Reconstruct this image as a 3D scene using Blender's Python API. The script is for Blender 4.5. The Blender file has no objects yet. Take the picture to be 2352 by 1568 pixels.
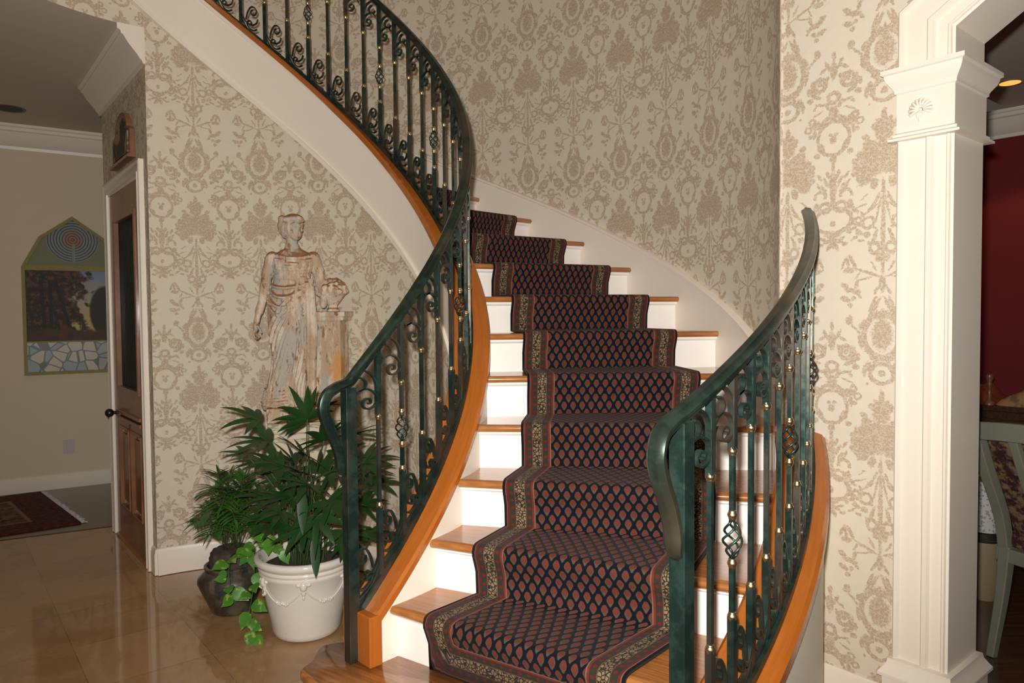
import bpy, bmesh, math, random
import numpy as np
from math import sin, cos, pi, radians, degrees, hypot, atan2, sqrt
from mathutils import Vector, Matrix, Euler
random.seed(7)
SC = bpy.context.scene
COL = SC.collection
# ------------------------------------------------------------------ camera, exposure, world, lights
CAM_H = 1.45
FPX = 1657.3
cd = bpy.data.cameras.new('camera'); cam = bpy.data.objects.new('camera', cd); COL.objects.link(cam)
cd.sensor_width = 36.0; cd.lens = FPX * 36.0 / 2352.0; cd.clip_start = 0.02
cam.matrix_world = Matrix.Translation((0, 0, CAM_H)) @ Matrix.Rotation(pi / 2 - 0.0353, 4, 'X') @ Matrix.Rotation(-0.0084, 4, 'Z')
SC.camera = cam
SC.view_settings.view_transform = 'Standard'; SC.view_settings.look = 'None'
SC.view_settings.gamma = 1.0; SC.view_settings.use_curve_mapping = False
SC.view_settings.exposure = 0.0
w = bpy.data.worlds.new('world'); SC.world = w; w.use_nodes = True
w.node_tree.nodes['Background'].inputs[0].default_value = (1.0, 0.84, 0.66, 1)
w.node_tree.nodes['Background'].inputs[1].default_value = 0.06

def light(name, kind, loc, energy, color, size=0.1, rot=None, **kw):
    ld = bpy.data.lights.new(name, kind); ld.energy = energy; ld.color = color
    if kind == 'AREA':
        ld.size = size
    else:
        ld.shadow_soft_size = size
    for k, v in kw.items(): setattr(ld, k, v)
    o = bpy.data.objects.new(name, ld); COL.objects.link(o); o.location = loc
    if rot: o.rotation_euler = rot
    return o
# the camera's flash, just above and left of the lens
light('camera_flash', 'SPOT', (-0.045, -0.02, 1.535), 425, (1.0, 0.972, 0.94), 0.022, (radians(99), 0, radians(1)), spot_size=radians(122), spot_blend=0.8)
# two added fill lamps, then the dining room's own downlight
light('hall_fill_light', 'AREA', (-4.9, 4.2, 3.0), 3, (1.0, 0.80, 0.58), 0.5)  # added lamp to brighten the hallway, no visible fixture
light('entry_fill_light', 'POINT', (-0.6, 0.2, 4.6), 30, (1.0, 0.80, 0.56), 0.35)  # unseen fill added high over the entry, no fixture modelled
light('dining_downlight', 'SPOT', (3.25, 4.74, 2.9), 12, (1.0, 0.62, 0.25), 0.05, (0, 0, 0), spot_size=radians(110))

# ------------------------------------------------------------------ node helper + materials
class NT:
    def __init__(s, name, spec=0.5):
        s.m = bpy.data.materials.new(name); s.m.use_nodes = True
        s.t = s.m.node_tree; s.n = s.t.nodes; s.l = s.t.links
        s.b = s.n['Principled BSDF']
        s.b.inputs['Specular IOR Level'].default_value = spec
    def node(s, typ, **kw):
        nd = s.n.new(typ)
        for k, v in kw.items(): setattr(nd, k, v)
        return nd
    def link(s, a, b): s.l.new(a, b)
    def put(s, sock, v):
        if hasattr(v, 'links') or isinstance(v, bpy.types.NodeSocket): s.l.new(v, sock)
        else: sock.default_value = v
    def math(s, op, a, b=0.0, c=0.0):
        nd = s.node('ShaderNodeMath', operation=op)
        s.put(nd.inputs[0], a); s.put(nd.inputs[1], b)
        if op in ('SMOOTH_MIN', 'MULTIPLY_ADD', 'PINGPONG', 'WRAP', 'COMPARE'): s.put(nd.inputs[2], c)
        return nd.outputs[0]
    def vec(s, op, a, b=(0, 0, 0), c=(0, 0, 0)):
        nd = s.node('ShaderNodeVectorMath', operation=op)
        s.put(nd.inputs[0], a); s.put(nd.inputs[1], b)
        if op == 'MULTIPLY_ADD': s.put(nd.inputs[2], c)
        return nd.outputs['Value'] if op in ('LENGTH', 'DOT_PRODUCT') else nd.outputs[0]
    def sep(s, v):
        nd = s.node('ShaderNodeSeparateXYZ'); s.put(nd.inputs[0], v); return nd.outputs
    def comb(s, x, y, z=0.0):
        nd = s.node('ShaderNodeCombineXYZ'); s.put(nd.inputs[0], x); s.put(nd.inputs[1], y); s.put(nd.inputs[2], z); return nd.outputs[0]
    def noise(s, vec, scale, detail=3, rough=0.5, col=False):
        nd = s.node('ShaderNodeTexNoise')
        if vec is not None: s.put(nd.inputs['Vector'], vec)
        nd.inputs['Scale'].default_value = scale; nd.inputs['Detail'].default_value = detail; nd.inputs['Roughness'].default_value = rough
        return nd.outputs['Color'] if col else nd.outputs['Fac']
    def step(s, v, a, b, lo=0.0, hi=1.0):
        nd = s.node('ShaderNodeMapRange', interpolation_type='SMOOTHSTEP'); s.put(nd.inputs[0], v)
        nd.inputs[1].default_value = a; nd.inputs[2].default_value = b; nd.inputs[3].default_value = lo; nd.inputs[4].default_value = hi
        return nd.outputs[0]
    def mix(s, f, a, b):
        nd = s.node('ShaderNodeMix', data_type='RGBA'); s.put(nd.inputs[0], f)
        for sock, v in ((nd.inputs[6], a), (nd.inputs[7], b)):
            if isinstance(v, tuple): v = (v + (1,))[:4]
            s.put(sock, v)
        return nd.outputs[2]
    def uv(s): return s.node('ShaderNodeUVMap', uv_map='UVMap').outputs[0]
    def obj(s): return s.node('ShaderNodeTexCoord').outputs['Object']
    def pos(s): return s.node('ShaderNodeNewGeometry').outputs['Position']
    def base(s, v):
        if isinstance(v, tuple): v = (v + (1,))[:4]
        s.put(s.b.inputs['Base Color'], v)
    def rough(s, v): s.put(s.b.inputs['Roughness'], v)
    def metal(s, v): s.put(s.b.inputs['Metallic'], v)
    def bump(s, h, strength=0.3, dist=0.002):
        nd = s.node('ShaderNodeBump'); nd.inputs['Strength'].default_value = strength; nd.inputs['Distance'].default_value = dist
        s.put(nd.inputs['Height'], h); s.link(nd.outputs[0], s.b.inputs['Normal'])

def srgb(r, g, b):
    f = lambda c: (c / 255 / 12.92) if c / 255 <= 0.04045 else ((c / 255 + 0.055) / 1.055) ** 2.4
    return (f(r), f(g), f(b))

M = {}
def simple(name, col, rough=0.5, metal=0.0, spec=0.5, var=0.08, scale=8, bump=0.0, bscale=120):
    t = NT(name, spec); n = t.noise(t.pos(), scale, 3)
    d = tuple(c * (1 - var) for c in col); e = tuple(min(1, c * (1 + var)) for c in col)
    t.base(t.mix(n, d, e)); t.rough(rough); t.metal(metal)
    if bump: t.bump(t.noise(t.pos(), bscale, 2), bump, 0.001)
    M[name] = t.m; return t.m
simple('white_paint', srgb(236, 225, 208), 0.38, var=0.015)
simple('riser_paint', srgb(246, 241, 232), 0.35, var=0.012)
simple('ceiling_paint', srgb(205, 194, 176), 0.9, var=0.02)
simple('cream_wall', srgb(220, 204, 176), 0.8, var=0.02)
simple('red_wall', srgb(112, 3, 5), 0.7, var=0.06)
simple('ceramic_white', srgb(222, 214, 200), 0.12, var=0.03, scale=5)
simple('brass', (0.72, 0.56, 0.30), 0.32, 1.0, var=0.15, scale=40)
simple('steel_dark', (0.05, 0.045, 0.04), 0.35, 0.8)
simple('soil', (0.06, 0.04, 0.028), 0.95, var=0.6, scale=60, bump=1.0)
simple('stem_green', (0.035, 0.065, 0.016), 0.5, var=0.4, scale=30)
simple('black', (0.01, 0.01, 0.01), 0.6)
simple('outlet_plastic', srgb(190, 180, 175), 0.4, var=0.01)
simple('gold_frame', srgb(138, 122, 48), 0.55, 0.0, var=0.12, scale=25)
simple('chair_paint', srgb(122, 122, 106), 0.5, var=0.1, scale=14)

def wood(name, c1, c2, rough=0.22, along='uv', scale=1.0, stretch=14):
    t = NT(name); v = t.uv() if along == 'uv' else t.obj()
    v2 = t.vec('MULTIPLY', v, (1.0, stretch, stretch))
    n = t.noise(v2, 5 * scale, 6, 0.62); n2 = t.noise(v, 1.6 * scale, 2)
    f = t.math('ADD', t.math('MULTIPLY', t.step(n, 0.35, 0.68), 0.75), t.math('MULTIPLY', n2, 0.3))
    t.base(t.mix(f, c1, c2)); t.rough(rough); t.bump(n, 0.08, 0.001)
    t.b.inputs['Coat Weight'].default_value = 0.35; t.b.inputs['Coat Roughness'].default_value = 0.12
    M[name] = t.m; return t.m
wood('oak_cap', (0.36, 0.096, 0.012), (0.44, 0.128, 0.018), 0.25)
wood('oak_tread', (0.25, 0.082, 0.018), (0.49, 0.195, 0.055), 0.2, stretch=18)
wood('door_oak', (0.17, 0.062, 0.022), (0.30, 0.12, 0.045), 0.4, along='obj', stretch=1)
wood('dark_floor', (0.045, 0.022, 0.012), (0.10, 0.05, 0.025), 0.25, along='obj', stretch=6)
wood('table_wood', (0.03, 0.012, 0.006), (0.09, 0.035, 0.015), 0.3, along='obj')

def iron():
    t = NT('verdigris_iron'); n = t.noise(t.pos(), 22, 4, 0.6); n2 = t.noise(t.pos(), 6, 2)
    c = t.mix(t.step(n, 0.42, 0.62), (0.020, 0.043, 0.035), (0.034, 0.068, 0.055))
    c = t.mix(t.step(t.noise(t.vec('MULTIPLY', t.pos(), (1, 1, .35)), 9, 3), 0.44, 0.66), c, (0.088, 0.072, 0.054))
    t.base(c); t.metal(0.65); t.rough(t.step(n, 0.3, 0.7, 0.26, 0.42)); M['iron'] = t.m
    t = NT('handrail_iron'); n = t.noise(t.pos(), 18, 4, 0.6); n2 = t.noise(t.pos(), 3, 2)
    c = t.mix(t.step(n, 0.42, 0.62), (0.016, 0.030, 0.022), (0.032, 0.056, 0.040))
    c = t.mix(t.step(n2, 0.50, 0.75), c, (0.10, 0.075, 0.045))
    t.base(c); t.metal(0.6); t.rough(0.3); M['rail_iron'] = t.m
iron()

# ---- damask wallpaper : UV in metres, motifs built from ellipses / rings
W_, P_, Z0_ = 0.355, 0.97, 2.35
def damask():
    t = NT('damask_wallpaper', 0.3)
    uv = t.uv()
    wob = t.noise(uv, 55, 2, 0.5, col=True)
    uvd = t.vec('ADD', uv, t.vec('MULTIPLY', t.vec('SUBTRACT', wob, (0.5, 0.5, 0.5)), (0.010, 0.010, 0)))
    wob2 = t.noise(uv, 170, 2, 0.6, col=True); uvd = t.vec('ADD', uvd, t.vec('MULTIPLY', t.vec('SUBTRACT', wob2, (0.5, 0.5, 0.5)), (0.009, 0.009, 0)))
    x, y, _ = t.sep(uvd)
    fx = t.math('PINGPONG', x, W_ / 2)
    fy = t.math('WRAP', t.math('SUBTRACT', y, Z0_), P_ / 2, -P_ / 2)
    p = t.comb(fx, fy)
    B = W_ / 2
    E = []   # (x, y, rx, ry, rot_deg, ring) ring=0 filled else half thickness in metres
    # column A (x=0): pear urn
    E += [(0, -.005, .036, .052, 0, 0), (0, .045, .010, .040, 0, 0), (0, -.01, .062, .075, 0, .010), (.030, .082, .050, .008, -60, 0), (.066, .028, .020, .012, -50, 0), (.012, .062, .006, .020, -20, 0),
          (.115, .045, .014, .017, 20, 0), (.098, .020, .016, .005, 40, 0), (.028, -.088, .018, .009, 30, 0),
          (0, -.140, .040, .034, 0, .007), (0, -.140, .012, .012, 0, 0), (.046, -.118, .012, .018, 0, 0), (.050,-.178,.005,.005,0,0)]
    # tree
    E += [(0, -.225, .010, .026, 0, 0), (.020, -.262, .024, .017, 30, 0), (0, -.285, .030, .030, 0, 0), (.050, -.318, .022, .020, 30, 0), (.030, -.345, .050, .034, 0, 0),
          (.075, -.350, .020, .018, 0, 0), (.088, -.385, .020, .017, 0, 0), (.045, -.395, .048, .034, 0, 0), (0, -.37, .03, .05, 0, 0), (.062, -.435, .026, .017, -20, 0), (.030, -.452, .014, .020, 15, 0)]
    # stem with fans and volutes (wraps)
    E += [(0, -.475, .007, .04, 0, 0), (0, .34, .008, .15, 0, 0), (.030, .450, .030, .005, -50, 0), (.042, .430, .030, .004, -35, 0), (.020, .470, .026, .004, -65, 0),
          (.050, .385, .019, .019, 0, .0055), (.085, .395, .012, .012, 0, .005), (.055, .345, .012, .012, 0, 0), (.082, .355, .016, .007, 40, 0), (.100,.372,.014,.006,-30,0),
          (.028, .295, .016, .018, 0, .006), (.014, .262, .012, .015, 0, 0), (.028, .335, .007, .028, 20, 0)]
    # arms ending in tulips and rosettes
    E += [(.052, .212, .050, .005, 22, 0), (.085, .205, .020, .004, -60, 0), (.103, .250, .007, .030, -28, 0), (.120, .245, .006, .028, -8, 0), (.135, .250, .006, .024, 22, 0), (.118,.222,.020,.010,0,0),
          (.105, .150, .030, .010, 14, 0), (.088, .172, .008, .018, 20, 0), (.132, .168, .016, .010, 30, 0), (.128, .120, .020, .010, 20, 0), (.100, .122, .009, .009, 0, 0), (0, .17, .012, .03, 0, 0), (.02, .15, .02, .006, -60, 0), (.033, .100, .006, .030, 25, 0)]
    E += [(.060, -.290, .014, .010, 30, 0), (.098, -.365, .012, .010, 0, 0), (.100, -.412, .012, .010, 20, 0), (.078, -.425, .018, .014, 0, 0), (.012, -.245, .020, .009, 40, 0), (.060, .480, .024, .0035, -40, 0), (.075, .445, .022, .0035, -20, 0), (.015, .43, .004, .05, 12, 0),
          (.070, .415, .012, .006, 60, 0), (.036, .368, .014, .005, 20, 0), (.100, .335, .016, .005, -30, 0), (.044, .312, .010, .006, 30, 0), (.076, .325, .012, .005, 10, 0), (.030, .232, .022, .0045, 60, 0), (.060, .190, .030, .0035, -15, 0), (.080, .135, .014, .006, 50, 0), (.112, .098, .010, .008, 0, 0),
          (.022, -.095, .006, .016, 30, 0), (.060, -.135, .008, .020, 0, 0), (.074, -.030, .008, .026, -12, 0), (.082, .004, .010, .005, 30, 0)]
    # column B (x=B), mirrored about it
    def b(x, y, rx, ry, r=0, ring=0): E.append((B - x, y, rx, ry, -r, ring))
    for a in [(0, .022, .008, .017), (0, -.03, .014, .034), (.022, -.010, .007, .024, -30), (.040, -.022, .016, .006, -30), (.052, -.070, .022, .022, 0, .008), (.078, -.078, .012, .030, 0), (.052, -.066, .010, .010), (.066,-.108,.022,.008,20),
              (0, -.125, .020, .018, 0, .007), (.046, -.142, .026, .005, 12), (.070, -.150, .010, .005, -40), (0, -.180, .018, .028), (.034, -.205, .030, .009, -35), (.062, -.215, .022, .016, 20), (.080, -.198, .010, .010, 0, .005), (.085, -.250, .010, .008),
              (0, -.270, .058, .060, 0, .0065), (0, -.275, .012, .014), (.010, -.255, .008, .006), (.045, -.300, .012, .022, -30), (0, -.345, .014, .012), (0, -.370, .007, .022),
              (0, -.440, .015, .055), (.026, -.425, .007, .020, -25), (.034, -.450, .007, .020, -30), (.018, -.400, .007, .016, -20), (.048, -.500 + P_ if False else -.478, .020, .020, 0, .006),
              (.030, .452, .020, .018, 0, .006), (.062, .458, .012, .016), (0, .47, .01, .03), (0, .405, .068, .045, 0, .006), (.085, .385, .020, .009, -30), (0, .395, .010, .012),
              (0, .335, .012, .030), (.020, .330, .020, .007, -20), (.018, .350, .018, .006, 30), (.012, .312, .008, .018, 30), (.045, .318, .012, .006, 10)]:
        b(*a)
    for a in [(.088, -.120, .012, .010), (.095, -.085, .008, .014), (.030, -.060, .008, .020, 30), (.024, -.150, .008, .016, -30), (.058, -.172, .022, .004, -20), (.095, -.225, .012, .010, 0, .004), (.072, -.245, .008, .018, 10), (.062, -.325, .012, .010), (.050, -.405, .006, .016, -35), (.052, -.440, .005, .020, -25), (.078, .435, .020, .008, -40), (.060, .365, .010, .012), (.036, .340, .012, .006, 20), (.095, .350, .016, .006, -20)]: b(*a)
    d = None
    for qi, (ex, ey, rx, ry, rot, ring) in enumerate(E):
        if qi and qi % 30 == 0: p = t.comb(fx, fy, t.math('MULTIPLY', d, 1e-6))
        if rot:
            mp = t.node('ShaderNodeMapping', vector_type='TEXTURE')
            t.link(p, mp.inputs[0]); mp.inputs[1].default_value = (ex, ey, 0); mp.inputs[2].default_value = (0, 0, radians(rot)); mp.inputs[3].default_value = (rx, ry, 1)
            v = mp.outputs[0]
        else:
            v = t.vec('MULTIPLY_ADD', p, (1 / rx, 1 / ry, 0), (-ex / rx, -ey / ry, 0))
        L = t.vec('LENGTH', v)
        if ring:
            L = t.math('MULTIPLY', t.math('ABSOLUTE', t.math('SUBTRACT', L, 1.0)), min(rx, ry) / ring)
        d = L if d is None else t.math('MINIMUM', d, L)
    d = t.math('MULTIPLY', d, t.math('MULTIPLY_ADD', t.noise(uv, 100, 2), -.9, 1.42)); ink = t.step(d, 0.80, 1.14, 1, 0)
    # veining inside motifs and worn stipple, printed texture
    vein = t.step(t.math('ABSOLUTE', t.math('SUBTRACT', t.noise(uv, 62, 2, .5), .5)), .012, .05)
    vein2 = t.step(t.noise(uv, 130, 3, .6), .40, .50)
    st = t.step(t.noise(uv, 420, 2), 0.34, 0.54)
    ink = t.math('MULTIPLY', t.math('MULTIPLY', ink, t.math('MULTIPLY_ADD', vein, .5, .5)), t.math('MULTIPLY', t.math('MULTIPLY_ADD', vein2, .35, .65), t.math('MULTIPLY_ADD', st, 0.35, 0.65)))
    ux, uy, _ = t.sep(uv)
    wv = t.math('ADD', t.math('SINE', t.math('MULTIPLY', ux, 900)), t.math('SINE', t.math('MULTIPLY', uy, 900)))
    cream = t.mix(t.noise(uv, 30, 2), srgb(212, 200, 178), srgb(219, 208, 187))
    taupe = t.mix(t.noise(uv, 12, 2), srgb(171, 147, 120), srgb(182, 159, 133))
    t.base(t.mix(ink, cream, taupe)); t.rough(0.62); t.bump(wv, 0.05, 0.0005)
    M['damask'] = t.m
damask()

def carpet():
    t = NT('runner_carpet', 0.2); uv = t.uv()
    u, v, _ = t.sep(uv)             # u: metres from centre scaled, v metres from bottom end
    # distance to border: attribute 'edge' in UV2.x
    ed = t.node('ShaderNodeUVMap', uv_map='Edge').outputs[0]; e, along, _ = t.sep(ed)
    cu, cv = 0.0385, 0.066
    def cell(du, dv):
        a = t.math('WRAP', t.math('ADD', u, du), cu / 2, -cu / 2); b_ = t.math('WRAP', t.math('ADD', v, dv), cv / 2, -cv / 2)
        return a, b_
    f1 = None
    for du, dv in ((0, 0), (cu / 2, cv / 2)):
        a, b_ = cell(du, dv)
        L = t.vec('LENGTH', t.comb(t.math('DIVIDE', a, .0102), t.math('DIVIDE', t.math('ADD', b_, -.002), .0140)))
        Lo = t.vec('LENGTH', t.comb(t.math('DIVIDE', a, .0122), t.math('DIVIDE', t.math('ADD', b_, .003), .0190)))
        f1 = (L, Lo) if f1 is None else (t.math('MINIMUM', f1[0], L), t.math('MINIMUM', f1[1], Lo))
    bot = t.step(f1[0], .8, 1.1, 1, 0); halo = t.step(f1[1], .85, 1.1, 1, 0)
    s1 = t.math('ABSOLUTE', t.math('WRAP', t.math('ADD', t.math('DIVIDE', u, cu), t.math('DIVIDE', v, cv)), .5, -.5))
    s2 = t.math('ABSOLUTE', t.math('WRAP', t.math('SUBTRACT', t.math('DIVIDE', u, cu), t.math('DIVIDE', v, cv)), .5, -.5))
    lat = t.step(t.math('MAXIMUM', s1, s2), .33, .41)
    navy = srgb(12, 14, 24)
    col = t.mix(halo, srgb(16, 17, 24), srgb(80, 72, 58)); col = t.mix(bot, col, srgb(100, 48, 38)); col = t.mix(lat, col, navy)
    # border bands by distance from edge e (metres)
    vo = t.node('ShaderNodeTexVoronoi', feature='F1', distance='MANHATTAN'); t.link(t.comb(e, along), vo.inputs['Vector']); vo.inputs['Scale'].default_value = 42
    vb = t.node('ShaderNodeTexVoronoi', feature='DISTANCE_TO_EDGE'); t.link(t.comb(e, along), vb.inputs['Vector']); vb.inputs['Scale'].default_value = 84
    cream = t.mix(t.step(vb.outputs['Distance'], .05, .16), srgb(40, 32, 28), srgb(134, 112, 82))
    cream = t.mix(t.step(vo.outputs['Distance'], .28, .42), srgb(40, 44, 36), cream)
    # red dots in green guard stripes
    al = t.math('WRAP', along, .016, -.016)
    def band(lo, hi, s=.0012): return t.math('MULTIPLY', t.step(e, lo - s, lo + s), t.step(e, hi - s, hi + s, 1, 0))
    def dots(cen):
        return t.step(t.vec('LENGTH', t.comb(t.math('DIVIDE', t.math('SUBTRACT', e, cen), .0065), t.math('DIVIDE', al, .0065))), .8, 1.1, 1, 0)
    green = t.mix(t.noise(uv, 200, 2), srgb(40, 42, 34), srgb(58, 52, 42))
    bc = t.mix(band(0, .010), green, navy)
    bc = t.mix(band(.010, .0135), bc, srgb(120, 88, 70)); bc = t.mix(band(.0135, .021), bc, srgb(98, 36, 28))
    bc = t.mix(dots(.032), bc, srgb(104, 34, 28)); bc = t.mix(band(.043, .0455), bc, srgb(108, 76, 58))
    bc = t.mix(band(.0455, .080), bc, cream); bc = t.mix(band(.080, .0825), bc, srgb(108, 76, 58))
    bc = t.mix(dots(.094), bc, srgb(104, 34, 28)); bc = t.mix(band(.105, .112), bc, srgb(112, 44, 30)); bc = t.mix(band(.112, .116), bc, srgb(126, 92, 74))
    t.base(t.mix(t.step(e, .1155, .117), bc, col)); t.rough(0.95); t.bump(t.noise(t.pos(), 700, 2), 0.6, 0.002); t.b.inputs['Sheen Weight'].default_value = 0.05; t.b.inputs['Sheen Roughness'].default_value = 0.35; t.b.inputs['Sheen Tint'].default_value = (1, .8, .75, 1)
    M['carpet'] = t.m
carpet()

def marble():
    t = NT('marble_tile'); p = t.pos()
    mp = t.node('ShaderNodeMapping'); t.link(p, mp.inputs[0]); mp.inputs[2].default_value = (0, 0, radians(-39))
    br = t.node('ShaderNodeTexBrick'); t.link(mp.outputs[0], br.inputs['Vector']); br.offset = 0; br.squash = 1
    for k, v in (('Scale', 1.0), ('Mortar Size', .0022), ('Brick Width', .46), ('Row Height', .46), ('Bias', 0.0)): br.inputs[k].default_value = v
    br.inputs['Color1'].default_value = srgb(156, 118, 80) + (1,); br.inputs['Color2'].default_value = srgb(178, 140, 100) + (1,); br.inputs['Mortar'].default_value = srgb(140, 104, 70) + (1,)
    n = t.noise(p, 5, 6, 0.65); v = t.step(t.math('ABSOLUTE', t.math('SUBTRACT', t.noise(p, 2.5, 5, .6), .5)), 0, .03, 1, 0)
    c = t.mix(t.math('MULTIPLY', t.step(n, .4, .7), .45), br.outputs[0], srgb(190, 152, 110) + (1,)); c = t.mix(t.math('MULTIPLY', v, .14), c, srgb(196, 158, 116) + (1,))
    t.base(c); t.rough(0.055); M['marble'] = t.m
    t = NT('aged_stone', 0.3); p = t.obj(); ps_ = t.vec('MULTIPLY', p, (1, 1, .35))
    nz = t.sep(t.node('ShaderNodeNewGeometry').outputs['Normal'])[2]
    c = t.mix(t.step(t.noise(ps_, 16, 5, .65), .40, .58), srgb(220, 204, 182), srgb(188, 160, 130))
    c = t.mix(t.step(t.noise(ps_, 9, 3), .52, .62), c, srgb(182, 174, 160))
    dirt = t.math('ADD', t.math('MULTIPLY', nz, .55), t.noise(p, 9, 4, .65))
    c = t.mix(t.step(dirt, .68, .90), c, srgb(154, 110, 72)); c = t.mix(t.step(t.noise(ps_, 40, 4, .7), .54, .68), c, srgb(140, 104, 72))
    sp = t.vec('LENGTH', t.vec('MULTIPLY', t.vec('SUBTRACT', p, (-.955, 3.88, 1.17)), (18, 5, 9))); c = t.mix(t.step(t.math('ADD', sp, t.math('MULTIPLY', t.noise(p, 24, 4), 1.1)), 1.15, 1.6, .85, 0), c, srgb(206, 146, 66))
    t.base(c); t.rough(0.85); t.bump(t.noise(p, 70, 5, .7), 0.8, 0.005); M['stone'] = t.m
    t = NT('veined_block'); p = t.obj(); n = t.noise(t.vec('MULTIPLY', p, (1, 1, 6)), 3, 5, .6)
    c = t.mix(t.step(t.math('ABSOLUTE', t.math('SUBTRACT', n, .5)), 0, .03), srgb(120, 122, 98), srgb(205, 190, 160)); t.base(c); t.rough(.35); M['veined'] = t.m
    t = NT('glazed_stoneware'); p = t.obj(); n = t.noise(t.vec('MULTIPLY', p, (1, 1, .35)), 14, 4, .6)
    c = t.mix(t.step(n, .42, .62), srgb(50, 54, 52), srgb(104, 94, 74)); c = t.mix(t.step(t.noise(p, 6, 3), .55, .7), c, srgb(64, 54, 42)); t.base(c); t.rough(.28); M['stoneware'] = t.m
    for nm, a, b_ in (('leaf_palm', (.005, .026, .005), (.018, .066, .011)), ('leaf_parlor', (.02, .075, .010), (.05, .16, .02)), ('leaf_pothos', (.03, .13, .012), (.10, .28, .03))):
        t = NT(nm); n = t.noise(t.pos(), 9, 3); t.base(t.mix(n, a, b_)); t.rough(.42 if nm == 'leaf_palm' else .35); t.b.inputs['Transmission Weight'].default_value = 0; M[nm] = t.m
        if nm == 'leaf_pothos': t.base(t.mix(t.step(t.noise(t.pos(), 34, 3), .56, .66), t.mix(n, a, b_), (.30, .38, .08)))
    t = NT('leaded_glass'); p = t.obj(); mp = t.vec('MULTIPLY', p, (1, 1, .45))
    vo = t.node('ShaderNodeTexVoronoi', feature='DISTANCE_TO_EDGE'); t.link(mp, vo.inputs['Vector']); vo.inputs['Scale'].default_value = 22
    n = t.noise(t.vec('MULTIPLY', p, (1, 1, .2)), 60, 3)
    c = t.mix(t.step(n, .4, .7), (.003, .008, .010), (.018, .045, .055)); c = t.mix(t.step(vo.outputs['Distance'], 0, .04, 1, 0), c, (.02, .02, .018)); t.base(c); t.rough(.5); t.b.inputs['Specular IOR Level'].default_value = .08; t.bump(n, .8, .004); M['leaded'] = t.m
    t = NT('chair_fabric'); n = t.noise(t.pos(), 26, 4, .6); t.base(t.mix(t.step(n, .45, .62), srgb(52, 12, 12), srgb(120, 96, 66))); t.rough(.9); M['chair_fabric'] = t.m
    t = NT('cloth_orange'); n = t.noise(t.pos(), 30, 4, .6); t.base(t.mix(n, srgb(110, 40, 18), srgb(170, 84, 44))); t.rough(.9); M['cloth_orange'] = t.m
    t = NT('cloth_cream'); n = t.noise(t.pos(), 12, 4, .6); t.base(t.mix(t.step(n, .5, .6), srgb(176, 136, 98), srgb(120, 104, 72))); t.rough(.9); M['cloth_cream'] = t.m
    t = NT('lace'); vo = t.node('ShaderNodeTexVoronoi'); t.link(t.obj(), vo.inputs['Vector']); vo.inputs['Scale'].default_value = 70
    t.base(t.mix(t.step(vo.outputs['Distance'], .3, .5), srgb(150, 146, 140), srgb(200, 196, 190))); t.rough(.8); M['lace'] = t.m
    t = NT('lamp_glow'); t.base((1, .6, .25)); t.b.inputs['Emission Color'].default_value = (1, .40, .08, 1); t.b.inputs['Emission Strength'].default_value = 1.3; M['glow'] = t.m
marble()

# ------------------------------------------------------------------ mesh + object helpers
def mesh(name, verts, faces, mat, uvs=None, uv2=None, smooth=False):
    me = bpy.data.meshes.new(name); me.from_pydata([tuple(v) for v in verts], [], [tuple(f) for f in faces]); me.update()
    for nm, data in (('UVMap', uvs), ('Edge', uv2)):
        if data is not None:
            ul = me.uv_layers.new(name=nm)
            li = np.empty(len(me.loops), dtype=np.int32); me.loops.foreach_get('vertex_index', li)
            ul.data.foreach_set('uv', np.asarray(data, dtype=np.float32)[li].ravel())
    if smooth: me.polygons.foreach_set('use_smooth', [True] * len(me.polygons))
    if mat is not None: me.materials.append(M[mat] if isinstance(mat, str) else mat)
    return me
def link(name, me, parent=None):
    o = bpy.data.objects.new(name, me); COL.objects.link(o)
    if parent is not None:
        o.parent = parent; o.matrix_parent_inverse = parent.matrix_world.inverted()
    return o
def tag(o, label=None, cat=None, group=None, kind=None):
    if label: o['label'] = label
    if cat: o['category'] = cat
    if group: o['group'] = group
    if kind: o['kind'] = kind
    return o
def empty(name, loc, label=None, cat=None, group=None, kind=None, rz=0):
    o = bpy.data.objects.new(name, None); COL.objects.link(o); o.location = loc; o.rotation_euler = (0, 0, rz)
    o.matrix_world = Matrix.Translation(loc) @ Matrix.Rotation(rz, 4, 'Z'); o.empty_display_size = .05
    return tag(o, label, cat, group, kind)
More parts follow.
